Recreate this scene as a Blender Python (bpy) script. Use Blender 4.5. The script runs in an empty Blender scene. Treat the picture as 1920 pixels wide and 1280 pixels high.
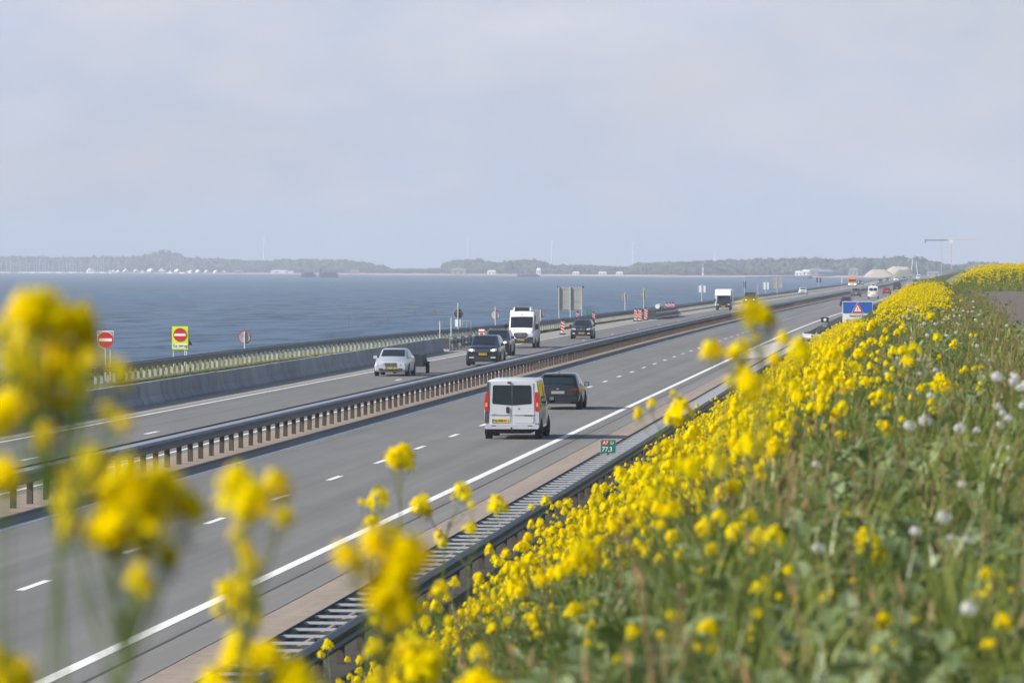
import bpy, bmesh, math, random
import numpy as np
from mathutils import Vector, Matrix

random.seed(7)
rng = np.random.default_rng(11)
S = bpy.context.scene
R = math.radians

# ------------------------------------------------------------------ camera
FPX = 9500.0            # focal length in photo pixels (1920 wide)
CH = 5.92               # eye height above the carriageway
YAW, PITCH = R(4.675), R(0.8443)
cam_d = bpy.data.cameras.new('camera')
cam = bpy.data.objects.new('camera', cam_d)
S.collection.objects.link(cam)
S.camera = cam
cam_d.sensor_width = 36.0
cam_d.lens = FPX / 1920 * 36
cam_d.clip_start = 0.5
cam_d.clip_end = 40000
cam.location = (0, 0, CH)
cam.rotation_euler = (math.pi / 2 - PITCH, 0, YAW)
cam_d.dof.use_dof = True
cam_d.dof.focus_distance = 185
cam_d.dof.aperture_fstop = 7.0
cam_d.dof.aperture_blades = 0

# ------------------------------------------------------------------ sky and sun
SUN_EL, SUN_FROM = R(32), R(246)      # compass-like: direction the sun stands in, from +Y clockwise
W = bpy.data.worlds.new('World')
S.world = W
W.use_nodes = True
nt = W.node_tree
bg = nt.nodes['Background']
sky = nt.nodes.new('ShaderNodeTexSky')
sky.sky_type = 'NISHITA'
sky.sun_disc = False
sky.sun_elevation = SUN_EL
sky.sun_rotation = SUN_FROM
sky.altitude = 10
sky.air_density = 1.2
sky.dust_density = 2.2
sky.ozone_density = 3.5
tc = nt.nodes.new('ShaderNodeTexCoord')
mp = nt.nodes.new('ShaderNodeMapping')
mp.inputs['Scale'].default_value = (11, 11, 34)
nz = nt.nodes.new('ShaderNodeTexNoise')
nz.inputs['Scale'].default_value = 1.0
nz.inputs['Detail'].default_value = 6
nz.inputs['Roughness'].default_value = 0.55
rmp = nt.nodes.new('ShaderNodeMapRange')
rmp.inputs['From Min'].default_value = 0.36
rmp.inputs['From Max'].default_value = 0.70
rmp.inputs['To Min'].default_value = 0.80
rmp.inputs['To Max'].default_value = 1.0
mixc = nt.nodes.new('ShaderNodeMix')
mixc.data_type = 'RGBA'
mixc.inputs[7].default_value = (5.9, 6.15, 7.35, 1)     # thin high cloud veil
nt.links.new(tc.outputs['Generated'], mp.inputs['Vector'])
nt.links.new(mp.outputs['Vector'], nz.inputs['Vector'])
nt.links.new(nz.outputs['Fac'], rmp.inputs['Value'])
# the veil lies low over the lake and thins towards the open sky overhead
sxyz = nt.nodes.new('ShaderNodeSeparateXYZ')
nt.links.new(tc.outputs['Generated'], sxyz.inputs[0])
fade = nt.nodes.new('ShaderNodeMapRange')
fade.interpolation_type = 'SMOOTHSTEP'
fade.inputs['From Min'].default_value = 0.05
fade.inputs['From Max'].default_value = 0.42
fade.inputs['To Min'].default_value = 1.0
fade.inputs['To Max'].default_value = 0.05
nt.links.new(sxyz.outputs['Z'], fade.inputs['Value'])
mul = nt.nodes.new('ShaderNodeMath'); mul.operation = 'MULTIPLY'
nt.links.new(rmp.outputs['Result'], mul.inputs[0]); nt.links.new(fade.outputs['Result'], mul.inputs[1])
nt.links.new(mul.outputs[0], mixc.inputs[0])
nz2 = nt.nodes.new('ShaderNodeTexNoise')
mp2 = nt.nodes.new('ShaderNodeMapping')
mp2.inputs['Scale'].default_value = (26, 26, 60)
mp2.inputs['Location'].default_value = (3.1, 1.7, 0.4)
nz2.inputs['Scale'].default_value = 1.0
nz2.inputs['Detail'].default_value = 7
nz2.inputs['Roughness'].default_value = 0.6
cld = nt.nodes.new('ShaderNodeValToRGB')
cld.color_ramp.elements[0].position = 0.40; cld.color_ramp.elements[0].color = (0.640, 0.700, 0.860, 1)
cld.color_ramp.elements[1].position = 0.68; cld.color_ramp.elements[1].color = (0.775, 0.770, 0.835, 1)
vsc = nt.nodes.new('ShaderNodeVectorMath'); vsc.operation = 'SCALE'
vsc.inputs['Scale'].default_value = 7.1
nt.links.new(tc.outputs['Generated'], mp2.inputs['Vector']); nt.links.new(mp2.outputs['Vector'], nz2.inputs['Vector'])
nt.links.new(nz2.outputs['Fac'], cld.inputs['Fac']); nt.links.new(cld.outputs['Color'], vsc.inputs[0])
nt.links.new(vsc.outputs['Vector'], mixc.inputs[7])
nt.links.new(sky.outputs['Color'], mixc.inputs[6])
nt.links.new(mixc.outputs[2], bg.inputs['Color'])
bg.inputs['Strength'].default_value = 0.10

sun_d = bpy.data.lights.new('sun', 'SUN')
sun_d.energy = 5.0
sun_d.angle = R(0.6)
sun_d.color = (1.0, 0.95, 0.87)
sun = bpy.data.objects.new('sun', sun_d)
S.collection.objects.link(sun)
sdir = Vector((math.sin(SUN_FROM) * math.cos(SUN_EL), math.cos(SUN_FROM) * math.cos(SUN_EL), math.sin(SUN_EL)))
sun.rotation_euler = sdir.to_track_quat('Z', 'Y').to_euler()
sun.location = (-60, -30, 80)

S.view_settings.view_transform = 'Standard'
S.view_settings.look = 'None'
S.view_settings.gamma = 1
S.view_settings.exposure = 0.40
S.render.engine = 'CYCLES'
S.cycles.max_bounces = 5
S.cycles.diffuse_bounces = 3
S.cycles.glossy_bounces = 2
S.cycles.transmission_bounces = 3
S.cycles.transparent_max_bounces = 6
S.cycles.volume_bounces = 0
S.cycles.caustics_reflective = False
S.cycles.caustics_refractive = False
S.cycles.use_denoising = True
S.cycles.sample_clamp_indirect = 6

# ------------------------------------------------------------------ helpers
def off(y):
    "lateral offset of the road axis: straight, then a slow bend to the right"
    if y < 350: return 0.0
    if y < 600: return 1.76e-5 * (y - 350) ** 2
    if y < 1500: return 1.1 + 0.011 * (y - 600)
    return 11.0 + 0.003 * (y - 1500)

_c, _s = math.cos(YAW), math.sin(YAW)
_cp, _sp = math.cos(PITCH), math.sin(PITCH)
def ray(px, py):
    u, v = (px - 960) / FPX, (640 - py) / FPX
    Rv = Vector((_c, _s, 0)); F = Vector((-_s * _cp, _c * _cp, -_sp)); U = Vector((-_s * _sp, _c * _sp, _cp))
    return F + u * Rv + v * U
def G(px, py, z=0.0):
    "ground point seen at a photo position"
    d = ray(px, py); t = (z - CH) / d.z
    return Vector((d.x * t, d.y * t, z))
def D(px, py, y):
    "point at distance y along the road seen at a photo position"
    d = ray(px, py); t = y / d.y
    return Vector((d.x * t, y, CH + d.z * t))

def lin(c):
    return tuple(((v / 255 + 0.055) / 1.055) ** 2.4 if v > 10 else v / 255 / 12.92 for v in c)

MATS = {}
def mat(name, col, rough=0.6, metal=0.0, spec=0.5, noise=None, bump=None, emit=None, rand=0.0, coat=0.0):
    """noise=(scale, amount, second colour)  bump=(scale, strength, distance)"""
    m = bpy.data.materials.new(name); m.use_nodes = True
    t = m.node_tree; p = t.nodes['Principled BSDF']
    p.inputs['Base Color'].default_value = (*col, 1)
    p.inputs['Roughness'].default_value = rough
    p.inputs['Metallic'].default_value = metal
    p.inputs['Specular IOR Level'].default_value = spec
    if coat: p.inputs['Coat Weight'].default_value = coat; p.inputs['Coat Roughness'].default_value = 0.08
    src = None
    if noise or bump:
        g = t.nodes.new('ShaderNodeNewGeometry')
    if noise:
        n = t.nodes.new('ShaderNodeTexNoise'); n.inputs['Scale'].default_value = noise[0]
        n.inputs['Detail'].default_value = 5; n.inputs['Roughness'].default_value = 0.65
        if len(noise) > 3:
            mpn = t.nodes.new('ShaderNodeMapping'); mpn.inputs['Scale'].default_value = noise[3]
            t.links.new(g.outputs['Position'], mpn.inputs['Vector']); t.links.new(mpn.outputs['Vector'], n.inputs['Vector'])
        else:
            t.links.new(g.outputs['Position'], n.inputs['Vector'])
        mr = t.nodes.new('ShaderNodeMapRange'); mr.inputs['From Min'].default_value = 0.35; mr.inputs['From Max'].default_value = 0.68
        mr.inputs['To Max'].default_value = noise[1]
        t.links.new(n.outputs['Fac'], mr.inputs['Value'])
        mx = t.nodes.new('ShaderNodeMix'); mx.data_type = 'RGBA'
        mx.inputs[6].default_value = (*col, 1); mx.inputs[7].default_value = (*noise[2], 1)
        t.links.new(mr.outputs['Result'], mx.inputs[0])
        src = mx.outputs[2]
    if rand:
        oi = t.nodes.new('ShaderNodeObjectInfo')
        mr2 = t.nodes.new('ShaderNodeMapRange'); mr2.inputs['To Min'].default_value = 1 - rand; mr2.inputs['To Max'].default_value = 1 + rand
        t.links.new(oi.outputs['Random'], mr2.inputs['Value'])
        vm = t.nodes.new('ShaderNodeVectorMath'); vm.operation = 'SCALE'
        if src: t.links.new(src, vm.inputs[0])
        else: vm.inputs[0].default_value = col
        t.links.new(mr2.outputs['Result'], vm.inputs['Scale'])
        src = vm.outputs['Vector']
    if src: t.links.new(src, p.inputs['Base Color'])
    if bump:
        n2 = t.nodes.new('ShaderNodeTexNoise'); n2.inputs['Scale'].default_value = bump[0]; n2.inputs['Detail'].default_value = 4
        t.links.new(g.outputs['Position'], n2.inputs['Vector'])
        b = t.nodes.new('ShaderNodeBump'); b.inputs['Strength'].default_value = bump[1]; b.inputs['Distance'].default_value = bump[2]
        t.links.new(n2.outputs['Fac'], b.inputs['Height']); t.links.new(b.outputs['Normal'], p.inputs['Normal'])
    if emit:
        p.inputs['Emission Color'].default_value = (*emit[0], 1); p.inputs['Emission Strength'].default_value = emit[1]
    MATS[name] = m
    return m

def leafmat(name, col, col2, transl=0.35, gloss=0.0):
    "thin plant tissue: diffuse plus light coming through, tint varies from plant to plant"
    m = bpy.data.materials.new(name); m.use_nodes = True
    t = m.node_tree; t.nodes.remove(t.nodes['Principled BSDF']); out = t.nodes['Material Output']
    oi = t.nodes.new('ShaderNodeObjectInfo')
    mx = t.nodes.new('ShaderNodeMix'); mx.data_type = 'RGBA'
    mx.inputs[6].default_value = (*col, 1); mx.inputs[7].default_value = (*col2, 1)
    t.links.new(oi.outputs['Random'], mx.inputs[0])
    d = t.nodes.new('ShaderNodeBsdfDiffuse'); tr = t.nodes.new('ShaderNodeBsdfTranslucent')
    t.links.new(mx.outputs[2], d.inputs['Color']); t.links.new(mx.outputs[2], tr.inputs['Color'])
    ms = t.nodes.new('ShaderNodeMixShader'); ms.inputs[0].default_value = transl
    t.links.new(d.outputs[0], ms.inputs[1]); t.links.new(tr.outputs[0], ms.inputs[2])
    if gloss:
        gl = t.nodes.new('ShaderNodeBsdfGlossy'); gl.inputs['Roughness'].default_value = 0.38
        ms2 = t.nodes.new('ShaderNodeMixShader'); ms2.inputs[0].default_value = gloss
        t.links.new(ms.outputs[0], ms2.inputs[1]); t.links.new(gl.outputs[0], ms2.inputs[2]); ms = ms2
    t.links.new(ms.outputs[0], out.inputs['Surface'])
    MATS[name] = m
    return m

class MB:
    "collects geometry, builds one mesh object"
    def __init__(self): self.v = []; self.f = []; self.m = []
    def add(self, vs, fs, mi=0):
        n = len(self.v); self.v += [tuple(p) for p in vs]
        self.f += [tuple(i + n for i in q) for q in fs]; self.m += [mi] * len(fs)
        return self
    def box(self, x0, x1, y0, y1, z0, z1, mi=0):
        vs = [(x0,y0,z0),(x1,y0,z0),(x1,y1,z0),(x0,y1,z0),(x0,y0,z1),(x1,y0,z1),(x1,y1,z1),(x0,y1,z1)]
        return self.add(vs, [(3,2,1,0),(4,5,6,7),(0,1,5,4),(1,2,6,5),(2,3,7,6),(3,0,4,7)], mi)
    def tube(self, pts, r, n=6, mi=0, cap=True):
        pts = [Vector(p) for p in pts]; rs = r if hasattr(r, '__len__') else [r] * len(pts)
        vs = []; fs = []
        for i, p in enumerate(pts):
            d = (pts[min(i + 1, len(pts) - 1)] - pts[max(i - 1, 0)]).normalized()
            a = d.orthogonal().normalized(); b = d.cross(a)
            for k in range(n):
                w = 2 * math.pi * k / n
                vs.append(p + (a * math.cos(w) + b * math.sin(w)) * rs[i])
        for i in range(len(pts) - 1):
            for k in range(n):
                fs.append((i*n+k, i*n+(k+1)%n, (i+1)*n+(k+1)%n, (i+1)*n+k))
        if cap and n > 2:
            fs.append(tuple(range(n))[::-1]); fs.append(tuple((len(pts)-1)*n + k for k in range(n)))
        return self.add(vs, fs, mi)
    def disc(self, c, axis, r, h, n=20, mi=0):
        "short cylinder centred at c"
        a = Vector(axis).normalized(); c = Vector(c)
        return self.tube([c - a*h/2, c + a*h/2], r, n, mi)
    def slab(self, poly, y0, y1, mi=0):
        "extrude a polygon in x,z along y"
        n = len(poly)
        vs = [(x, y0, z) for x, z in poly] + [(x, y1, z) for x, z in poly]
        fs = [tuple(range(n)), tuple(range(2*n-1, n-1, -1))] + [(k, k+n, (k+1)%n+n, (k+1)%n) for k in range(n)]
        return self.add(vs, fs, mi)
    def strip(self, prof, ys, fx=None, closed=False, mi=0):
        "loft an (x,z) profile along y with the road's bend"
        fx = fx or off; n = len(prof); vs = []; fs = []
        for y in ys:
            o = fx(y)
            vs += [(x + o, y, z) for x, z in prof]
        kk = n if closed else n - 1
        for i in range(len(ys) - 1):
            for k in range(kk):
                fs.append((i*n+k, i*n+(k+1)%n, (i+1)*n+(k+1)%n, (i+1)*n+k))
        if closed:
            fs.append(tuple(range(n))); fs.append(tuple((len(ys)-1)*n + k for k in range(n))[::-1])
        return self.add(vs, fs, mi)
    def mesh(self, name, mats, smooth=None):
        me = bpy.data.meshes.new(name)
        me.from_pydata(self.v, [], self.f)
        for m in (mats if isinstance(mats, (list, tuple)) else [mats]): me.materials.append(MATS[m] if isinstance(m, str) else m)
        if any(self.m): me.polygons.foreach_set('material_index', self.m)
        bm = bmesh.new(); bm.from_mesh(me); bmesh.ops.recalc_face_normals(bm, faces=bm.faces); bm.to_mesh(me); bm.free()
        if smooth is not None:
            me.polygons.foreach_set('use_smooth', [True] * len(me.polygons))
            me.set_sharp_from_angle(angle=R(smooth))
        me.update()
        return me
    def build(self, name, mats, parent=None, smooth=None):
        return link(name, self.mesh(name, mats, smooth), parent)

def link(name, data, parent=None):
    o = bpy.data.objects.new(name, data); S.collection.objects.link(o)
    if parent is not None: o.parent = parent
    return o
def tag(o, label=None, cat=None, group=None, kind=None):
    if label: o['label'] = label
    if cat: o['category'] = cat
    if group: o['group'] = group
    if kind: o['kind'] = kind
    return o
def thing(name, label, cat, loc=(0,0,0), rz=0.0, group=None):
    o = link(name, None); o.location = loc; o.rotation_euler = (0, 0, rz); o.empty_display_size = 0.2
    return tag(o, label, cat, group)

_txt = {}
def text_mesh(txt, size, mname):
    "flat lettering as a mesh in the x,z plane, centred, facing -y"
    c = bpy.data.curves.new('lettering', 'FONT'); c.body = txt; c.size = size; c.align_x = 'CENTER'; c.align_y = 'CENTER'; c.offset = size * 0.012
    c.extrude = 0.001
    o = bpy.data.objects.new('lettering', c); S.collection.objects.link(o)
    bpy.context.view_layer.update()
    me = bpy.data.meshes.new_from_object(o.evaluated_get(bpy.context.evaluated_depsgraph_get()))
    bpy.data.objects.remove(o); bpy.data.curves.remove(c)
    me.transform(Matrix.Rotation(math.pi/2, 4, 'X'))
    me.materials.clear(); me.materials.append(MATS[mname])
    return me
def letter(txt, size, mname, parent, loc, flip=False, name='lettering'):
    o = link(name, text_mesh(txt, size, mname), parent); o.location = loc
    if flip: o.rotation_euler = (0, 0, math.pi)
    return o

def ygrid(y0, y1):
    ys = [y0]
    while ys[-1] < y1:
        y = ys[-1]; ys.append(min(y1, y + (4 if y < 120 else 10 if y < 600 else 30 if y < 1500 else 100)))
    return ys

# ------------------------------------------------------------------ materials
mat('asphalt', (0.160, 0.156, 0.148), 0.85, noise=(0.35, 0.8, (0.132, 0.130, 0.125), (1.0, 0.06, 1)), bump=(40, 0.25, 0.01))
mat('asphalt_left', (0.150, 0.147, 0.141), 0.85, noise=(0.4, 0.8, (0.125, 0.123, 0.120), (1.0, 0.06, 1)), bump=(40, 0.25, 0.01))
mat('asphalt_edge', (0.185, 0.176, 0.165), 0.9, noise=(1.5, 0.8, (0.17, 0.165, 0.158)), bump=(30, 0.3, 0.01))
mat('seam', (0.06, 0.058, 0.055), 0.9)
mat('concrete_strip', (0.31, 0.25, 0.20), 0.92, noise=(2.2, 0.9, (0.23, 0.19, 0.155)), bump=(18, 0.5, 0.02))
mat('apron', (0.5, 0.46, 0.42), 0.9, noise=(1.5, 0.7, (0.4, 0.37, 0.34)))
mat('shoulder_left', (0.29, 0.265, 0.235), 0.9, noise=(0.8, 0.8, (0.26, 0.24, 0.215)), bump=(18, 0.4, 0.02))
mat('road_paint', (0.80, 0.79, 0.76), 0.6, noise=(3.0, 0.5, (0.6, 0.59, 0.56)))
mat('concrete', (0.36, 0.36, 0.37), 0.85, noise=(0.6, 0.9, (0.25, 0.25, 0.265)), bump=(8, 0.3, 0.02), rand=0.16)
mat('galvanised', (0.19, 0.20, 0.225), 0.55, 0.45, noise=(3, 0.8, (0.12, 0.125, 0.14)))
mat('galvanised_pale', (0.55, 0.57, 0.6), 0.5, 0.4)
mat('rail_top', (0.30, 0.315, 0.35), 0.5, 0.4)
mat('post_rust', (0.10, 0.085, 0.07), 0.8, 0.2, noise=(6, 0.8, (0.07, 0.055, 0.045)))
mat('post_pale', (0.42, 0.42, 0.40), 0.7, 0.2)
mat('steel_grey', (0.42, 0.43, 0.44), 0.45, 0.6)
mat('sign_back', (0.40, 0.39, 0.385), 0.6, 0.3, noise=(1.2, 0.7, (0.3, 0.29, 0.285)))
mat('sign_red', (0.52, 0.015, 0.015), 0.45)
mat('sign_white', (0.8, 0.8, 0.78), 0.45)
mat('sign_black', (0.01, 0.01, 0.01), 0.5)
mat('sign_yellowgreen', (0.62, 0.80, 0.02), 0.4, emit=None)
mat('sign_edge_green', (0.12, 0.25, 0.03), 0.5)
mat('sign_green', (0.005, 0.19, 0.13), 0.45)
mat('sign_blue', (0.004, 0.10, 0.42), 0.45)
mat('soil', (0.055, 0.055, 0.024), 0.95, noise=(0.9, 1.0, (0.03, 0.05, 0.014)), bump=(3, 0.8, 0.1))
mat('soil_rail_shade', (0.05, 0.045, 0.035), 0.95, noise=(2, 1.0, (0.03, 0.03, 0.02)), bump=(6, .8, .05))  # soil tone with the guardrail's shade painted in
mat('verge', (0.10, 0.13, 0.03), 0.95, noise=(0.5, 1.0, (0.17, 0.16, 0.05)), bump=(3, 0.8, 0.1))
mat('gravel', (0.16, 0.13, 0.11), 0.95, noise=(2.6, 1.0, (0.075, 0.062, 0.052)), bump=(12, 0.9, 0.04))
mat('sand', (0.55, 0.45, 0.34), 0.95, noise=(0.05, 0.8, (0.42, 0.35, 0.27)))
mat('beach', (0.45, 0.35, 0.29), 0.95, noise=(0.02, 0.9, (0.33, 0.27, 0.22)))
mat('far_field', (0.13, 0.15, 0.07), 0.95, noise=(0.01, 0.9, (0.2, 0.18, 0.1)))
mat('far_wood', (0.055, 0.07, 0.035), 0.95, rand=0.45)
mat('rubber', (0.016, 0.016, 0.017), 0.75)
mat('rim', (0.42, 0.43, 0.45), 0.35, 0.8)
mat('rim_dark', (0.08, 0.08, 0.085), 0.4, 0.7)
mat('glass', (0.012, 0.016, 0.02), 0.06, 0, 0.6)
mat('glass_rear', (0.012, 0.02, 0.024), 0.12, 0, 0.6)
mat('black_plastic', (0.02, 0.02, 0.022), 0.6)
mat('dark_plastic', (0.055, 0.055, 0.06), 0.6)
mat('chrome', (0.75, 0.76, 0.78), 0.15, 1.0)
mat('lamp_clear', (0.75, 0.77, 0.8), 0.12, 0.3, 0.8)
mat('lamp_lit', (0.9, 0.9, 0.9), 0.2, emit=((1.0, 0.97, 0.9), 5.0))
mat('lamp_red', (0.5, 0.008, 0.012), 0.2, 0, 0.7)
mat('lamp_red_dark', (0.12, 0.004, 0.006), 0.2, 0, 0.7)
mat('lamp_amber', (0.75, 0.3, 0.05), 0.2)
mat('plate_yellow', (0.78, 0.50, 0.01), 0.5)
mat('plate_blue', (0.02, 0.08, 0.4), 0.5)
mat('plate_grey', (0.30, 0.30, 0.32), 0.5)
def paint(name, col, metal=0.5, rough=0.32): return mat(name, col, rough, metal, 0.5, coat=0.6)
paint('paint_silver', (0.60, 0.62, 0.66), 0.45, 0.36)
paint('paint_van_silver', (0.62, 0.64, 0.68), 0.3, 0.4)
paint('paint_black', (0.008, 0.009, 0.014), 0.2)
paint('paint_navy', (0.010, 0.014, 0.032), 0.3)
paint('paint_charcoal', (0.022, 0.023, 0.027), 0.4)
paint('paint_white', (0.80, 0.81, 0.82), 0.0, 0.35)
paint('paint_red', (0.25, 0.008, 0.012), 0.2)
paint('paint_orange', (0.80, 0.28, 0.02), 0.0, 0.4)
paint('paint_grey', (0.10, 0.105, 0.115), 0.4)
mat('tarp_dark', (0.012, 0.02, 0.018), 0.7)
mat('hull_dark', (0.02, 0.035, 0.09), 0.6)
mat('house_white', (0.8, 0.8, 0.8), 0.7)
mat('house_brick', (0.35, 0.2, 0.15), 0.8)
mat('roof_grey', (0.2, 0.2, 0.22), 0.8)
mat('timber_stake', (0.16, 0.15, 0.14), 0.9)
mat('turbine_white', (0.85, 0.85, 0.86), 0.5)
mat('crane_steel', (0.10, 0.10, 0.13), 0.6)
mat('crane_orange', (0.6, 0.42, 0.33), 0.6)
leafmat('petal', (0.97, 0.82, 0.001), (0.96, 0.78, 0.001), 0.52)
leafmat('petal_deep', (0.95, 0.70, 0.001), (0.93, 0.64, 0.001), 0.42)
leafmat('bud', (0.36, 0.36, 0.02), (0.42, 0.36, 0.02), 0.2)
leafmat('stem', (0.12, 0.19, 0.04), (0.19, 0.21, 0.07), 0.15)
leafmat('stem_dry', (0.24, 0.16, 0.08), (0.30, 0.21, 0.11), 0.1)
leafmat('leaf', (0.055, 0.105, 0.014), (0.21, 0.275, 0.06), 0.28, 0.07)
leafmat('leaf_blue', (0.075, 0.125, 0.038), (0.27, 0.33, 0.15), 0.25, 0.09)
leafmat('grass', (0.10, 0.155, 0.02), (0.27, 0.29, 0.065), 0.3, 0.04)
leafmat('grass_dry', (0.30, 0.25, 0.12), (0.22, 0.20, 0.09), 0.25)
leafmat('fluff', (0.80, 0.79, 0.77), (0.70, 0.68, 0.66), 0.45)

def streaks(name, amount, scale):
    "worn wheel tracks and oil along the driving direction, plus a few blotches"
    t = MATS[name].node_tree; p = t.nodes['Principled BSDF']; src = p.inputs['Base Color'].links[0].from_socket
    g = t.nodes.new('ShaderNodeNewGeometry'); fac = None
    for sc_, am in ((scale, amount), ((.5, .09, 1), amount * .5)):
        mpn = t.nodes.new('ShaderNodeMapping'); mpn.inputs['Scale'].default_value = sc_
        n = t.nodes.new('ShaderNodeTexNoise'); n.inputs['Scale'].default_value = 1; n.inputs['Detail'].default_value = 4; n.inputs['Roughness'].default_value = .6
        t.links.new(g.outputs['Position'], mpn.inputs['Vector']); t.links.new(mpn.outputs['Vector'], n.inputs['Vector'])
        mr = t.nodes.new('ShaderNodeMapRange'); mr.inputs['From Min'].default_value = .3; mr.inputs['From Max'].default_value = .7
        mr.inputs['To Min'].default_value = 1 - am; mr.inputs['To Max'].default_value = 1 + am
        t.links.new(n.outputs['Fac'], mr.inputs['Value'])
        vm = t.nodes.new('ShaderNodeVectorMath'); vm.operation = 'SCALE'
        t.links.new(src, vm.inputs[0]); t.links.new(mr.outputs['Result'], vm.inputs['Scale']); src = vm.outputs['Vector']
    t.links.new(src, p.inputs['Base Color'])
streaks('asphalt', .17, (1.3, .004, 1)); streaks('asphalt_left', .15, (1.3, .004, 1)); streaks('asphalt_edge', .12, (2, .01, 1))
streaks('road_paint', .10, (6, .4, 1)); streaks('concrete_strip', .10, (2.5, .05, 1)); streaks('concrete', .14, (.9, .9, .25))
mat('galvanised_dark', (0.15, 0.155, 0.17), 0.5, 0.5, noise=(3, 0.8, (0.09, 0.095, 0.105)))
# water: turbid lake, light and dark of wind ripples painted into the colour, plus bump
def water_mat():
    m = bpy.data.materials.new('lake_water'); m.use_nodes = True; t = m.node_tree
    t.nodes.remove(t.nodes['Principled BSDF'])
    df = t.nodes.new('ShaderNodeBsdfDiffuse'); gl = t.nodes.new('ShaderNodeBsdfGlossy'); gl.inputs['Roughness'].default_value = 0.25
    ms = t.nodes.new('ShaderNodeMixShader'); ms.inputs[0].default_value = 0.09
    g = t.nodes.new('ShaderNodeNewGeometry')
    def wave(scale, rot, detail, rough):
        mpn = t.nodes.new('ShaderNodeMapping'); mpn.inputs['Scale'].default_value = scale; mpn.inputs['Rotation'].default_value = (0, 0, rot)
        n = t.nodes.new('ShaderNodeTexNoise'); n.inputs['Scale'].default_value = 1.0; n.inputs['Detail'].default_value = detail; n.inputs['Roughness'].default_value = rough
        t.links.new(g.outputs['Position'], mpn.inputs['Vector']); t.links.new(mpn.outputs['Vector'], n.inputs['Vector'])
        return n.outputs['Fac']
    n1 = wave((0.22, 0.045, 1), R(-8), 5, 0.6)
    n2 = wave((0.006, 0.0016, 1), 0, 3, 0.5)
    cr = t.nodes.new('ShaderNodeValToRGB')
    cr.color_ramp.elements[0].position = 0.36; cr.color_ramp.elements[0].color = (0.035, 0.058, 0.082, 1)
    cr.color_ramp.elements[1].position = 0.56; cr.color_ramp.elements[1].color = (0.093, 0.143, 0.210, 1)
    t.links.new(n1, cr.inputs['Fac'])
    mx = t.nodes.new('ShaderNodeMix'); mx.data_type = 'RGBA'; mx.inputs[7].default_value = (0.064, 0.126, 0.215, 1)
    mr = t.nodes.new('ShaderNodeMapRange'); mr.inputs['From Min'].default_value = 0.38; mr.inputs['From Max'].default_value = 0.68; mr.inputs['To Max'].default_value = 0.55
    t.links.new(n2, mr.inputs['Value']); t.links.new(mr.outputs['Result'], mx.inputs[0]); t.links.new(cr.outputs['Color'], mx.inputs[6])
    t.links.new(mx.outputs[2], df.inputs['Color'])
    b = t.nodes.new('ShaderNodeBump'); b.inputs['Strength'].default_value = 0.4; b.inputs['Distance'].default_value = 0.5
    t.links.new(n1, b.inputs['Height']); t.links.new(b.outputs['Normal'], gl.inputs['Normal'])
    t.links.new(df.outputs[0], ms.inputs[1]); t.links.new(gl.outputs[0], ms.inputs[2]); t.links.new(ms.outputs[0], t.nodes['Material Output'].inputs['Surface'])
    MATS['lake_water'] = m
water_mat()

# ------------------------------------------------------------------ setting: water, dyke, carriageways
WATER_Z = -2.5
b = MB(); b.add([(-2900,-400,WATER_Z),(1400,-400,WATER_Z),(1400,9500,WATER_Z),(-2900,9500,WATER_Z)], [(0,1,2,3)])
tag(b.build('water', 'lake_water'), kind='structure')

def bank_z(x, y):
    "height of the dyke's inner slope and crest"
    x = x - off(y) * 1.0
    if x < -7.7: z = -0.02
    elif x < -0.8: z = -0.02 + (x + 7.7) / 6.9 * 4.57
    elif x < 6: z = 4.55 + min(1, (x + 0.8) / 2.2) * 0.1
    elif x < 22: z = 4.65 - (x - 6) * 0.46
    else: z = -2.8
    if -7.9 < x < 1.5:
        z += 0.05 * math.sin(x * 2.3 + y * 0.31) * math.sin(y * 0.47 + 1.3) + 0.03 * math.sin(x * 5.1 + y * 1.7)
    return z
xs = [-66, -58, -52, -47, -43, -40, -36, -31.5, -26, -20, -14, -9.6, -8.3, -7.7, -7.0, -6.2, -5.4, -4.6, -3.8, -3.0, -2.2, -1.5, -0.8, -0.2, 0.5, 1.3, 2.2, 4, 6, 9, 14, 22, 34]
ys = [-60, -30, 0] + [6 + 3*i for i in range(60)] + ygrid(190, 3300)[0:]
vs = []; fs = []
for y in ys:
    e = 0 if y < 310 else min(1, (y - 310) / 140)
    for x in xs:
        xx = x + off(y)
        if x <= -40: xx += 8.5 * e * (1 if x < -42 else 0.6)
        z = {-66: -4.5, -58: -2.7, -52: -1.1, -47: -0.12, -43: -0.03, -40: -0.03}.get(x)
        if z is None: z = -0.03 if x < -7.7 else bank_z(xx, y)
        vs.append((xx, y, z))
n = len(xs)
for i in range(len(ys) - 1):
    for k in range(n - 1): fs.append((i*n+k, i*n+k+1, (i+1)*n+k+1, (i+1)*n+k))
gb = MB(); gb.add(vs, fs); gb.m = [0 if xs[k] >= -9.6 else 1 for i in range(len(ys)-1) for k in range(n-1)]
tag(gb.build('ground', ['soil', 'verge'], smooth=60), kind='structure')

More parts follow.
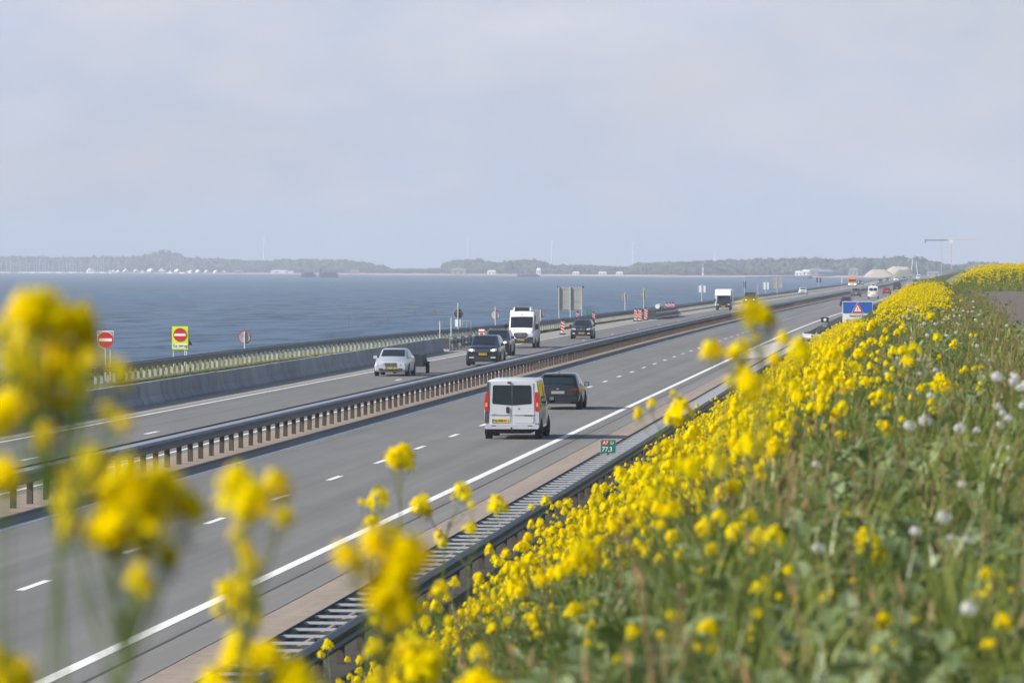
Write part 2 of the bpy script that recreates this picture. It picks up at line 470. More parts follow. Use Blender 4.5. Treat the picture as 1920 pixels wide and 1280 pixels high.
YS = ygrid(-40, 3200)
def sheet(name, x0, x1, z, m, y0=None, y1=None, parent=None):
    o = MB().strip([(x0, z), (x1, z)], YS if y0 is None else ygrid(y0, y1)).build(name, m, parent)
    if parent is None: tag(o, kind='structure')
    return o
LR, LD, LL = -12.55, -16.53, -20.72            # right carriageway: edge line, lane dashes, edge line
road = sheet('road', -21.55, -11.95, 0.0, 'asphalt')
sheet('hard_shoulder', -11.95, -11.2, 0.004, 'asphalt_edge')
sheet('verge_strip', -11.2, -9.75, -0.004, 'concrete_strip')
sheet('verge_soil_shaded', -9.75, -7.75, -0.008, 'soil_rail_shade')  # ground under the rail, darkened in colour to stand for its shadow
sheet('seam', -11.99, -11.93, 0.009, 'seam', 20, 420, road)
sheet('edge_line', LR - .12, LR + .12, 0.006, 'road_paint', parent=road)
sheet('edge_line', LL - .1, LL + .1, 0.006, 'road_paint', parent=road)
sheet('median', -23.45, -21.55, 0.012, 'concrete_strip')
road_l = sheet('road_left', -31.55, -23.45, 0.0, 'asphalt_left')
sheet('edge_line', -24.07, -23.92, 0.006, 'road_paint', parent=road_l)
sheet('edge_line', -31.22, -31.05, 0.006, 'road_paint', parent=road_l)
sheet('shoulder_left', -34.3, -31.55, -0.004, 'shoulder_left')
sheet('side_road', -40.2, -34.3, -0.008, 'asphalt_edge', -40, 255)
dash = MB().add([(-.085,-1.5,0),(.085,-1.5,0),(.085,1.5,0),(-.085,1.5,0)], [(0,1,2,3)]).mesh('lane_dash', 'road_paint')
for k in range(-2, 88):
    y = 93.1 + 12 * k
    o = link('lane_dash', dash, road); o.location = (LD + off(y), y, 0.006)
for y in [130, 154.5, 179.1, 264, 335] + [371 + 36*k for k in range(20)]:
    o = link('lane_dash', dash, road_l); o.location = (-27.55 + off(y), y, 0.006)
# concrete apron at the gap in the guardrail
tag(MB().add([(-12.25,322,.02),(-9.5,336,.02),(-8.6,398,.02),(-11.6,402,.02),(-12.3,380,.02)], [(0,1,2,3,4)]).build('pavement', 'apron'), kind='structure')
# crest path and the flowering bank behind it
pth = MB()
pv = []
for y, x0, x1 in [(18, 1.9, 4.6), (40, 1.7, 4.6), (61, 1.5, 4.7), (85, 1.45, 4.9), (130, 1.7, 5.4), (190, 2.1, 6.2), (235, 2.3, 8), (258, 2.2, 12)]:
    pv += [(x0, y, 4.675), (x1, y, 4.675)]
pth.add(pv, [(2*i, 2*i+1, 2*i+3, 2*i+2) for i in range(7)])
tag(pth.build('path', 'gravel'), kind='structure')
mv = []; mf = []
mx_ = [1.0, 1.5, 2.0, 2.5, 3.0, 3.6, 4.4, 6, 9, 14, 22]; my_ = [258, 264, 270, 278, 290, 320, 380, 460, 480]
def mound_z(x, y):
    a = min(1, max(0, (x - 1.2) / 2.6)); a = a*a*(3-2*a)
    c = min(1, max(0, (y - 258) / 24)) * min(1, max(0, (480 - y) / 20)); c = c*c*(3-2*c)
    return 4.55 + a * c * (1.02 + 0.12 * math.sin(x * 1.1) + .06*math.sin(x*2.9+1)) - 0.25 * max(0, x - 12) / 10
for y in my_:
    for x in mx_: mv.append((x, y, mound_z(x, y)))
nn = len(mx_)
for i in range(len(my_)-1):
    for k in range(nn-1): mf.append((i*nn+k, i*nn+k+1, (i+1)*nn+k+1, (i+1)*nn+k))
tag(MB().add(mv, mf).build('hill', 'verge', smooth=60), kind='structure')

# ------------------------------------------------------------------ guardrails
WB = [(0,.76),(.03,.75),(.085,.70),(.085,.665),(.025,.625),(.025,.585),(.085,.545),(.085,.51),(.03,.46),(0,.45)]
def wprof(x, side, zo=0):
    return [(x + side * a, z + zo) for a, z in WB] + [(x + side * (a - .006), z + zo) for a, z in WB[::-1]]
def guardrail(name, label, xf, y0, y1, near, far, spacing, post_x, post_w=.06, post_d=.12, post_mat='post_rust', rail_mat='galvanised', rung=None, cap=None, n_parts=300, zo=0.0):
    root = thing(name, label, 'guardrail', (xf((y0+y1)/2), (y0+y1)/2, 0))
    L = Vector(root.location)
    def put(o):
        o.location = -L; return o
    yy = ygrid(y0, y1)
    put(MB().strip(wprof(near, 1, zo), yy, xf, True).build('rail_beam', rail_mat, root, 40))
    if far is not None:
        put(MB().strip(wprof(far, -1, zo), yy, xf, True).build('rail_beam', rail_mat, root, 40))
        if cap: put(MB().strip([(near-.01,.70+zo),(near-.01,.715+zo),(far+.01,.715+zo),(far+.01,.70+zo)], yy, xf, True).build('cover_strip', 'rail_top', root))
    pm = MB().box(-post_d/2, post_d/2, -post_w/2, post_w/2, 0, .66 + zo).mesh('post', post_mat)
    rest = MB(); k = 0; y = y0 + .5
    while y < y1:
        if k < n_parts:
            o = link('post', pm, root); o.location = Vector((post_x + xf(y), y + random.uniform(-.07, .07), 0)) - L; o.rotation_euler = (random.uniform(-.025, .025), random.uniform(-.02, .02), random.uniform(-.1, .1))
        else:
            x = post_x + xf(y); rest.box(x - post_d/2, x + post_d/2, y - post_w/2, y + post_w/2, 0, .66 + zo)
        k += 1; y += spacing * (1 if k < n_parts else 2)
    if rest.v:
        o = put(rest.build('post', post_mat, root)); o['kind'] = 'stuff'
    if rung:
        rm = MB().box(far, near, -.04, .04, .70, .735).mesh('spacer', 'galvanised_pale')
        y = y0 + .3; k = 0
        while y < y1 and k < 260:
            o = link('spacer', rm, root); o.location = Vector((xf(y), y, 0)) - L
            y += rung; k += 1
    return root
guardrail('median_guardrail', 'double steel guardrail on dark posts between the two carriageways', off, 60, 2600, -21.98, -22.60, 2.3, -22.28, .09, .15, 'post_rust', cap=True, zo=.16)
guardrail('verge_guardrail', 'ladder-like double guardrail with pale crossbars at the foot of the flower bank', off, 40, 346, -8.38, -9.07, 2.67, -8.72, .06, .12, 'post_rust', 'galvanised_dark', rung=1.33)
# second verge rail with the turned-in end
def rail2():
    root = thing('verge_guardrail', 'far guardrail with a pale curved end turned into the flower bank', 'guardrail', (-8.7, 420, 0))
    L = Vector(root.location)
    path = [(-5.6 , 397), (-6.4, 390.5), (-7.6, 387), (-8.7, 387), (-9.4, 390), (-9.6, 396)] + [(-9.45 + off(y), y) for y in ygrid(405, 1500)]
    vs = []; fs = []
    prof = [(0,.78),(.05,.72),(.03,.62),(.06,.52),(0,.45),(-.03,.45),(-.03,.78)]
    for i, (x, y) in enumerate(path):
        a = Vector(path[min(i+1, len(path)-1)]) - Vector(path[max(i-1, 0)]); a.normalize(); nx, ny = -a.y, a.x
        for o_, z in prof: vs.append((x + nx*o_, y + ny*o_, z))
    m = len(prof)
    for i in range(len(path)-1):
        for k in range(m): fs.append((i*m+k, i*m+(k+1)%m, (i+1)*m+(k+1)%m, (i+1)*m+k))
    o = MB().add(vs, fs).build('rail_beam', ['galvanised_pale'], root, 40); o.location = -L
    o = MB().strip(wprof(-8.75, 1), ygrid(402, 1500), off, True).build('rail_beam', 'galvanised', root, 40); o.location = -L
    pm = MB().box(-.06, .06, -.04, .04, 0, .7).mesh('post', 'post_rust')
    for k in range(120):
        y = 405 + 4*k
        o = link('post', pm, root); o.location = Vector((-9.1 + off(y), y, 0)) - L
    for x, y in path[:6]:
        o = link('post', pm, root); o.location = Vector((x, y, 0)) - L
rail2()
def lx(y):
    "the lake-side rail swings in towards the carriageway"
    a = min(1, max(0, (y - 300) / 210)); a = a*a*(3-2*a)
    return -41.6 + a * 6.2 + min(1, max(0, (y - 520) / 150)) * 0.9 + off(y)
guardrail('lakeside_guardrail', 'lakeside steel guardrail on pale posts in the grass beside the water', lx, 252, 1700, 0, -.35, 2.0, -.1, .08, .14, 'post_pale', cap=True, zo=.12)

# ------------------------------------------------------------------ concrete barrier
cb = thing('concrete_barrier', 'long grey concrete barrier along the left carriageway edge', 'barrier', (-33.6, 200, 0))
prof = [(-.30,0),(-.30,.08),(-.14,.33),(-.09,.93),(-.075,.95),(.075,.95),(.09,.93),(.14,.33),(.30,.08),(.30,0)]
el = MB().strip(prof, [-2.97, 2.97], lambda y: 0, True).mesh('barrier_element', 'concrete')
lug = MB().box(.302, .33, -.15, .15, 0, .1).mesh('foot', 'sign_black')
for k in range(60):
    y = 352 - 6 * k - 3
    if y < -8: break
    x = -33.55 + (0.0 if y < 250 else -.003 * (y - 250))
    o = link('barrier_element', el, cb); o.location = Vector((x, y, random.uniform(-.012, .012))) - Vector(cb.location)
    o.rotation_euler = (0, 0, random.uniform(-.002, .002))
# steel crash cushion at the barrier's far end
cc = thing('crash_cushion', 'steel lattice crash cushion at the end of the concrete barrier', 'crash cushion', (-34.0, 356, 0))
for k in range(9):
    y = k * 3.0
    MB().box(-.42, .42, y, y + .25, .12, .88).build('diaphragm', 'steel_grey' if k % 2 else 'dark_plastic', cc)
for sx in (-1, 1):
    MB().strip([(sx*(.44 + a), z) for a, z in WB], [0, 25], lambda y: 0).build('rail_beam', 'galvanised', cc)
MB().box(-.5, .5, -.6, 25.4, 0, .08).build('base_plate', 'galvanised_pale', cc)
for k in range(10):
    MB().box(.52, .58, k*2.7, k*2.7 + .2, .05, .8).build('post', 'post_rust', cc)

# ------------------------------------------------------------------ signs along the lake side
def pole(root, x, y, z0, z1, r=.038, m='galvanised_pale'):
    return MB().tube([(x, y, z0), (x, y, z1)], r, 10).build('pole', m, root, 40)
def no_entry(root, z, r, y=-.06):
    d = MB().disc((0, y, z), (0,1,0), r, .02, 36).build('sign_disc', 'sign_red', root, 40)
    MB().slab([(-r*.84, z - r*.18), (r*.84, z - r*.18), (r*.84, z + r*.18), (-r*.84, z + r*.18)], y - .018, y - .012).build('white_bar', 'sign_white', d)
    return d
p = G(198, 714)
t = thing('no_entry_sign', 'red round no-entry sign on a single thin pole with a white-edged backing', 'road sign', p)
pole(t, 0, 0, 0, 2.62)
zc = 2.13
MB().slab([(-.43, zc+.1), (.43, zc+.1), (.43, zc+.47), (-.43, zc+.47)], -.03, -.02).build('backing_frame', 'sign_white', t)
MB().slab([(-.40, zc+.12), (.40, zc+.12), (.40, zc+.44), (-.40, zc+.44)], -.036, -.032).build('backing_panel', 'sign_back', t)
MB().disc((0, -.045, zc), (0,1,0), .445, .014, 36).build('rim', 'sign_white', t, 40)
no_entry(t, zc, .415)
pole(t, .16, .6, 0, 1.6, .03)

p = G(338, 693)
t = thing('wrong_way_board', 'fluorescent yellow-green board with a no-entry disc and white caption', 'road sign', p)
pole(t, -.38, 0, 0, 1.6, .035); pole(t, .38, 0, 0, 1.6, .035)
zb = 1.13
MB().slab([(-.5, zb), (.5, zb), (.5, zb+1.40), (-.5, zb+1.40)], -.06, -.04).build('board_edge', 'sign_edge_green', t)
MB().slab([(-.465, zb+.035), (.465, zb+.035), (.465, zb+1.365), (-.465, zb+1.365)], -.068, -.062).build('board', 'sign_yellowgreen', t)
no_entry(t, zb + .88, .39, -.08)
MB().slab([(-.44, zb+.12), (.44, zb+.12), (.44, zb+.36), (-.44, zb+.36)], -.078, -.07).build('caption_panel', 'sign_white', t)
letter('Ga terug', .235, 'sign_black', t, (0, -.082, zb + .25))
_y = G(344, 690).y + 3; p = Vector((D(347, 640, _y).x, _y - 3, 0))
t = thing('triangle_sign', 'dark back of a triangular sign behind the yellow-green board', 'road sign', (p.x, p.y + 3, 0))
pole(t, 0, 0, 0, 1.9, .035)
MB().slab([(-.45, 1.3), (.45, 1.3), (0, 2.05)], -.06, -.045).build('sign_plate', 'sign_black', t)

def back_sign(px, X, zc, r, label, rim='sign_red', plate=None, face='sign_back', tall=0):
    "back of a round sign, its pole towards us"
    y = X / ((px - 1737) / FPX)
    y = G(px, 500 + CH * FPX / y).y
    X = D(px, 600, y).x
    t = thing('round_sign', label, 'road sign', (X, y, 0))
    pole(t, 0, -.06, 0, zc + r * .9 + tall, .045)
    MB().disc((0, .02, zc), (0,1,0), r, .02, 32).build('sign_plate', rim, t, 40)
    MB().disc((0, .0, zc), (0,1,0), r * .87, .03, 32).build('plate_back', face, t, 40)
    MB().box(-r*.7, r*.7, -.045, -.02, zc + r*.3, zc + r*.38).build('bracket', 'steel_grey', t)
    if plate: MB().box(*plate, -.05, -.03, zc - r - .62, zc - r - .05).build('sub_plate', 'sign_white', t)
    return t
back_sign(459, -42.3, 1.55, .40, 'back of a red-rimmed round sign on the lakeside verge')
for px, X, h, lab in ((825, -35.0, 2.0, 'slim bare white pole just behind the barrier end'), (846, -35.4, 2.15, 'slim bare white pole above the crash cushion')):
    y = X / ((px - 1737) / FPX)
    tag(MB().tube([(0,0,0), (0,0,h)], [.045, .04], 10).build('marker_pole', 'galvanised_pale'), lab, 'pole').location = (D(px, 600, y).x, y, 0)
back_sign(859, -38.2, 2.1, .43, 'dark back of a round sign with a small white plate below', rim='sign_back', plate=(-.25, .2), face='dark_plastic', tall=.5)
y = 418
t = thing('steel_frame', 'small dark open steel frame standing beside the round sign', 'frame', (D(875, 612, y).x, y, 0))
for x in (-.35, .02, .35): MB().box(x-.03, x+.03, -.03, .03, 0, 1.42).build('upright', 'steel_grey', t)
MB().box(-.38, .38, -.03, .03, 1.42, 1.48).build('crossbar', 'steel_grey', t)
back_sign(929, -37.2, 1.75, .40, 'pale round sign back with a red rim left of the white van', rim='sign_red', face='galvanised_pale', tall=.35)
back_sign(1014, -36.0, 1.55, .40, 'reddish round sign back half hidden behind the white van', rim='sign_red', face='sign_back')
# large panel seen from behind
y = 522; c = D(1070, 560, y)
t = thing('large_sign_panel', 'back of a large grey road sign panel on three posts by the lake', 'road sign', (c.x, y, 0))
for x in (-1.22, -.05, 1.15): MB().box(x-.05, x+.05, -.16, -.04, 0, 3.85).build('post', 'galvanised_pale', t)
for k in range(4):
    x0 = -1.25 + k * .625
    MB().box(x0 + .01, x0 + .615, 0, .03, 1.42, 3.82).build('panel', 'sign_back', t)
for z in (1.5, 2.3, 3.6): MB().box(-1.27, 1.27, -.035, -.003, z, z + .06).build('crossbar', 'steel_grey', t)
for x in (-1.3, 1.28): MB().box(x-.08, x+.1, -.1, .05, 3.72, 3.9).build('bracket', 'sign_black', t)

def marker(px, py, label, group, h=1.0, w=.25, lamp=True, y=None):
    p = G(px, py) if y is None else Vector((D(px, py, y).x, y, 0))
    t = thing('marker_board', label, 'marker board', p, group=group)
    MB().box(-.28, .28, -.2, .2, 0, .12).build('base', 'black_plastic', t)
    MB().slab([(-w/2, .16), (w/2, .16), (w/2, h+.1), (-w/2, h+.1)], -.02, .02).build('board', 'sign_white', t)
    s = w * 1.0
    for k in range(4):
        z = .16 + k * (h / 4.0)
        MB().slab([(-w/2+.003, z + s*.62), (w/2-.003, z), (w/2-.003, z + s*.55), (-w/2+.003, min(z + s*1.2, h+.09))], -.028, -.022).build('stripe', 'sign_red', t)
    if lamp: MB().disc((0, 0, h + .2), (0,1,0), .1, .08, 12).build('lamp', 'black_plastic', t)
    return t
marker(1055, 627, 'red and white marker board alone on the shoulder beside the white van', 'striped marker boards on the shoulder', 1.05, .3)
marker(1113, 607, 'red and white marker board just behind the dark hatchback', 'striped marker boards on the shoulder', 1.0, .3)
marker(1083, 606, 'red and white marker board half hidden by the dark hatchback roof', 'striped marker boards on the shoulder', 1.0, .3)
for i, (px, py) in enumerate(((1192, 602), (1200, 602.5), (1211, 600.5))):
    marker(px, py, ('left', 'middle', 'right')[i] + ' of three striped marker boards before the dark beam stack', 'marker boards at the near end of the stack', 1.15, .34)
for i, (px, py) in enumerate(((1250, 589), (1256, 588.5), (1262, 588.5))):
    marker(px, py, ('left', 'middle', 'right')[i] + ' of three striped marker boards behind the dark beam stack', 'marker boards at the far end of the stack', 1.2, .34)
a, b_ = G(1217, 598.5), G(1262, 592)
t = thing('beam_stack', 'long dark stack of guardrail beams lying on the left shoulder', 'stack', a, math.atan2(-(b_ - a).x, (b_ - a).y))
Ls = (b_ - a).length
for k in range(4):
    w = 1.0 - k * .12
    MB().box(-w, w, k*.3, Ls - k*.5, .08 + k*.26, .08 + k*.26 + .22).build('beam_layer', 'dark_plastic' if k % 2 else 'paint_grey', t)
for k in range(4): MB().box(-1.05, 1.05, 1 + k*Ls*.28, 1.2 + k*Ls*.28, 0, .08).build('bearer', 'timber_stake', t)
tag(MB().tube([(0,0,0), (0,7,0)], .27, 14).build('white_pipe', 'house_white', smooth=40), 'short white pipe lying on top of the dark beam stack', 'pipe').location = (a.x + .2, a.y + 14, 1.34)

def plate_sign(px, X, z0, z1, w, label, n=1, gap=0.0, m='sign_back', group='small sign backs beside the lakeside rail'):
    y = X / ((px - 1737) / FPX); x = D(px, 560, y).x
    t = thing('sign_plate_back', label, 'road sign', (x, y, 0), group=group)
    for k in range(n):
        cx = (k - (n-1)/2) * (w + gap)
        MB().box(cx - w/2, cx + w/2, 0, .03, z0, z1).build('plate', m, t)
        MB().box(cx - w/2 - .03, cx - w/2 + .03, -.05, -.005, z0, z1).build('edge', 'galvanised_pale', t)
    pole(t, 0, -.03, 0, z1 + .25, .05)
    return t
plate_sign(1172, -34.8, 2.0, 2.75, .62, 'small grey sign back first after the large sign panel')
plate_sign(1207, -34.3, 2.1, 3.1, .62, 'small grey sign back above the striped marker boards')
plate_sign(1316, -33.4, 2.1, 3.1, .42, 'pair of tall white sign backs left of the motorhome', 2, .25, 'sign_white')
plate_sign(1396, -31.5, 2.2, 3.4, .5, 'dark sign back on a pole above the dark oncoming van', 1, 0, 'dark_plastic')
plate_sign(1421, -30.5, 1.6, 2.5, .5, 'pale small sign back right of the dark oncoming van')
plate_sign(1436, -30.0, 1.7, 3.0, .45, 'pair of bright sign backs on the far lakeside verge', 2, .2, 'sign_white')
plate_sign(1457, -28.5, 1.8, 3.9, 2.0, 'wide grey sign panel back on the far lakeside verge', 1, 0)
plate_sign(1535, -27.0, 2.0, 3.2, .5, 'small dark pair of sign backs near the far road bend', 2, .3, 'dark_plastic')
plate_sign(1578, -22.2, 1.8, 3.4, .5, 'thin white sign left of the orange truck', 1, 0, 'sign_white')
for k, (px, X) in enumerate(((1101.5, -36.5), (1107, -36.4))):
    y = X / ((px - 1737) / FPX)
    tag(MB().box(-.12, .12, -.03, .03, 0, 1.2).build('delineator', 'sign_green'), 'small green delineator post behind the dark hatchback, ' + ('left' if k == 0 else 'right') + ' one', 'post').location = (D(px, 590, y).x, y, 0)

# ------------------------------------------------------------------ hectometre signs and the blue board
def hecto(y, num, label, lamp=False):
    t = thing('hectometre_sign', label, 'road sign', (-8.72 + off(y), y, 0), group='green distance signs on the verge guardrail')
    MB().box(-.03, .03, .02, .06, .60, .98).build('bracket', 'steel_grey', t)
    MB().slab([(-.215, .80), (.215, .80), (.215, 1.18), (-.215, 1.18)], -.012, .012).build('border', 'galvanised_pale', t)
    MB().slab([(-.203, .812), (.203, .812), (.203, 1.168), (-.203, 1.168)], -.02, -.014).build('face', 'sign_green', t)
    MB().slab([(-.165, 1.025), (.03, 1.025), (.03, 1.145), (-.165, 1.145)], -.026, -.021).build('road_number_box', 'sign_red', t)
    letter('A7', .125, 'sign_white', t, (-.067, -.030, 1.085))
    letter('Li', .125, 'sign_white', t, (.115, -.030, 1.085))
    letter(num, .17, 'sign_white', t, (-.02, -.030, .905))
    if lamp:
        MB().box(-.33, .33, -.03, .05, 1.2, 1.62).build('lamp_box', 'sign_black', t)
        MB().disc((0, -.05, 1.41), (0,1,0), .13, .03, 20).build('lens', 'sign_white', t)
    return t
hecto(139, '77,3', 'green 77,3 distance sign on the guardrail below the silver van')
hecto(239, '77,4', 'green distance sign almost hidden by blossom up the guardrail')
hecto(339, '77,5', 'small green distance sign near the gap in the guardrail')
hecto(432, '77,6', 'green distance sign with a black lamp box on top', True)
y = 462; c = D(1608, 585, y)
t = thing('blue_warning_board', 'blue board with a red warning triangle and white caption amid the yellow flowers', 'road sign', (c.x, y, 0))
zt = D(1608, 565, y).z; hw = 28.3 * y / FPX
for x in (-hw*.7, hw*.7): MB().box(x-.05, x+.05, .05, .15, 0, zt - .05).build('post', 'galvanised_pale', t)
hb = 1.10; hc = .84
MB().slab([(-hw, zt-hb), (hw, zt-hb), (hw, zt), (-hw, zt)], 0, .04).build('border', 'sign_white', t)
MB().slab([(-hw+.05, zt-hb+.03), (hw-.05, zt-hb+.03), (hw-.05, zt-.05), (-hw+.05, zt-.05)], -.012, -.003).build('blue_face', 'sign_blue', t)
MB().slab([(-hw, zt-hb-hc), (hw, zt-hb-hc), (hw, zt-hb-.02), (-hw, zt-hb-.02)], 0, .03).build('caption_panel', 'sign_white', t)
tri = lambda s, zz, y0, y1, m: MB().slab([(-s*.55, zz - s*.36), (s*.55, zz - s*.36), (0, zz + s*.62)], y0, y1).build('triangle', m, t)
zz = zt - hb*.63
tri(1.04, zz, -.03, -.02, 'sign_white'); tri(.96, zz, -.045, -.035, 'sign_red'); tri(.60, zz, -.06, -.05, 'sign_white')
MB().box(-.028, .028, -.07, -.062, zz - .15, zz + .17).build('exclamation_mark', 'sign_black', t)
letter('WACHTEN', .30, 'sign_black', t, (0, -.02, zt - hb - .24))
letter('DE VOLGENDE', .30, 'sign_black', t, (0, -.02, zt - hb - .62))

# ------------------------------------------------------------------ vehicles
# stations: (y from the rear, z_low, half width low, z_belt, half width belt, z_top, half width top)
def st_interp(st, y):
    for a, b in zip(st, st[1:]):
        if a[0] <= y <= b[0]:
            k = (y - a[0]) / max(1e-6, b[0] - a[0]); return [p + (q - p) * k for p, q in zip(a, b)]
    return list(st[0] if y < st[0][0] else st[-1])
def body_mesh(st):
    vs = []; fs = []
    for (y, zl, wl, zb, wb, zt, wt) in st:
        h = [(wl - .10, zl), (wl - .015, zl + .07), (wl, zl + .16), (wl + .01, (zl + zb) / 2 + .08), (wb, zb), (wt + (wb - wt) * .08, zt - .05 * min(1, (zt - zb) / .1 + .2)), (wt - .07, zt)]
        half = [(x, y, z) for x, z in h]
        vs += half + [(0, y, zt + .015)] + [(-x, y, z) for x, z in h[::-1]]
    n = 15
    for i in range(len(st) - 1):
        for k in range(n):
            fs.append((i*n+k, i*n+(k+1) % n, (i+1)*n+(k+1) % n, (i+1)*n+k))
    fs.append(tuple(range(n))); fs.append(tuple((len(st)-1)*n + k for k in range(n))[::-1])
    return MB().add(vs, fs)
def side_pt(st, y, t, sx):
    _, zl, wl, zb, wb, zt, wt = st_interp(st, y)
    x0, z0 = wb, zb; x1, z1 = wt + (wb - wt) * .08, zt - .05
    return (sx * (x0 + (x1 - x0) * t + .012), y, z0 + (z1 - z0) * t)
def top_pt(st, y, s):
    _, zl, wl, zb, wb, zt, wt = st_interp(st, y)
    return (s * (wt - .07), y, zt + .02)

class Car:
    def __init__(c, name, label, cat, st, body, loc, rz, wheels, wr=.33, rim='rim', group='vehicles on the motorway', ww=.22):
        c.st = st; c.L = st[-1][0]; c.root = thing(name, label, cat, loc, rz, group); c.body = body
        c.shell = body_mesh(st).build('body', body, c.root, 38)
        for wy in wheels:
            w = st_interp(st, wy)[2]
            for sx in (-1, 1):
                a = MB().disc((sx * (w - .02), wy, wr + .02), (1,0,0), wr + .055, .07, 24).build('wheel_arch', 'black_plastic', c.root)
                o = MB().disc((0,0,0), (1,0,0), wr, ww, 24).build('wheel', 'rubber', c.root, 40); o.location = (sx * (w - ww/2 + .03), wy, wr)
                r_ = MB().disc((0,0,0), (1,0,0), wr * .66, .02, 20)
                for k in range(5):
                    w_ = 2*math.pi*k/5; r_.tube([(0,0,0), (0, math.cos(w_)*wr*.6, math.sin(w_)*wr*.6)], .035, 4)
                q = r_.build('rim', rim, o, 40); q.location = (sx * (ww/2 + .006), 0, 0)
    def poly(c, name, pts, m, parent=None):
        return MB().add(pts, [tuple(range(len(pts)))]).build(name, m, parent or c.root)
    def side_windows(c, wins, m='glass'):
        for sx in (-1, 1):
            for (a0, a1, b0, b1) in wins:      # y at belt (rear, front), y at roof (rear, front)
                c.poly('side_window', [side_pt(c.st, a0, .10, sx), side_pt(c.st, a1, .10, sx), side_pt(c.st, b1, .88, sx), side_pt(c.st, b0, .88, sx)], m)
    def screen(c, name, ya, yb, s=.97, m='glass'):
        n = 3; vs = []
        for k in range(n + 1):
            y = ya + (yb - ya) * k / n
            p, q = top_pt(c.st, y, -s), top_pt(c.st, y, s); vs += [p, (0, y, p[2] + .014), q]
        fs = []
        for k in range(n): fs += [(3*k, 3*k+1, 3*k+4, 3*k+3), (3*k+1, 3*k+2, 3*k+5, 3*k+4)]
        return MB().add(vs, fs).build(name, m, c.root, 60)
    def flat(c, name, poly, m, end, th=.02, parent=None, d=0.0):
        y0 = (c.L + d) if end > 0 else -d - th
        return MB().slab(poly, y0, y0 + th).build(name, m, parent or c.root)
    def pair(c, name, poly, m, end, th=.02, d=0.0):
        return [c.flat(name, [(sx * x, z) for x, z in poly], m, end, th, None, d) for sx in (-1, 1)]
    def mirrors(c, y, z, w, m):
        for sx in (-1, 1):
            x = sx * w
            o = MB().slab([(x, z-.09), (x + sx*.20, z-.07), (x + sx*.21, z+.08), (x + sx*.02, z+.10)], y - .06, y + .08).build('mirror', m, c.root, 50)
            MB().slab([(x + sx*.03, z-.06), (x + sx*.18, z-.05), (x + sx*.18, z+.06), (x + sx*.03, z+.07)], y - .07, y - .062).build('mirror_glass', 'chrome', o)
    def plate(c, z, end, txt=None, m='plate_yellow', x=0.0, d=.03, w=.27):
        o = c.flat('number_plate', [(x - w, z - .06), (x + w, z - .06), (x + w, z + .06), (x - w, z + .06)], m, end, .015, None, d)
        if txt:
            y = c.L + d + .02 if end > 0 else -d - .02
            letter(txt, .115, 'sign_black', o, (x, y, z), end > 0)
        if m == 'plate_yellow':
            sx = -1 if end < 0 else 1
            c.flat('plate_band', [(x + sx*w, z-.06), (x + sx*(w-.05), z-.06), (x + sx*(w-.05), z+.06), (x + sx*w, z+.06)], 'plate_blue', end, .004, o, d + (.0155 if end < 0 else .0155))
        return o

def st_sedan(L=4.85, w=.91, H=1.46):
    k = L / 4.85; h = H / 1.46
    b = [(0,.38,.74,.66,.74,.74,.62),(.06,.30,.84,.88,.84,.98,.72),(.70,.22,.91,.95,.89,1.05,.74),(1.45,.2,.91,.94,.89,1.40,.66),(2.2,.2,.91,.93,.89,1.46,.68),
         (2.85,.2,.91,.93,.89,1.41,.66),(3.70,.2,.91,.93,.88,1.00,.74),(4.45,.22,.90,.80,.84,.87,.68),(4.75,.24,.86,.72,.80,.78,.64),(4.85,.30,.78,.64,.74,.70,.56)]
    return [(y*k, zl*h, wl*w/.91, zb*h, wb*w/.91, zt*h, wt*w/.91) for y, zl, wl, zb, wb, zt, wt in b]
def st_hatch(L=4.4, w=.9, H=1.6, hood=.98, belt=1.0, slope=.42):
    return [(0,.42,w*.86,belt*.9,w*.90,belt,w*.78),(.05,.30,w*.96,belt,w*.95,belt+.08,w*.82),(slope,.24,w,belt,w*.97,H-.07,w*.70),(slope+.35,.22,w,belt,w*.98,H-.01,w*.72),
            (L*.50,.22,w,belt-.02,w*.98,H,w*.72),(L*.60,.22,w,belt-.03,w*.97,H-.06,w*.70),(L*.77,.22,w,belt-.06,w*.95,hood+.06,w*.76),
            (L*.93,.24,w*.97,hood-.14,w*.93,hood-.04,w*.74),(L*.985,.26,w*.92,hood-.2,w*.88,hood-.1,w*.70),(L,.32,w*.86,hood-.26,w*.83,hood-.16,w*.64)]
def st_van(L=4.78, w=.95, H=1.97, hood=1.05):
    return [(0,.46,w*.95,1.0,w*.985,H-.07,w*.86),(.05,.36,w*.98,1.0,w,H-.02,w*.875),(L*.6,.30,w,1.0,w,H,w*.88),(L*.69,.30,w,1.0,w*.99,H-.09,w*.84),
            (L*.87,.30,w,1.0,w*.97,hood+.08,w*.82),(L*.97,.32,w*.95,hood-.18,w*.92,hood-.08,w*.76),(L,.38,w*.89,hood-.28,w*.86,hood-.18,w*.68)]

def lane(px, py): return G(px, py)
FWD, ONC = 0.0, math.pi                      # with the view / towards the camera
def place(px, py, z=0): p = G(px, py); return (p.x, p.y, 0)

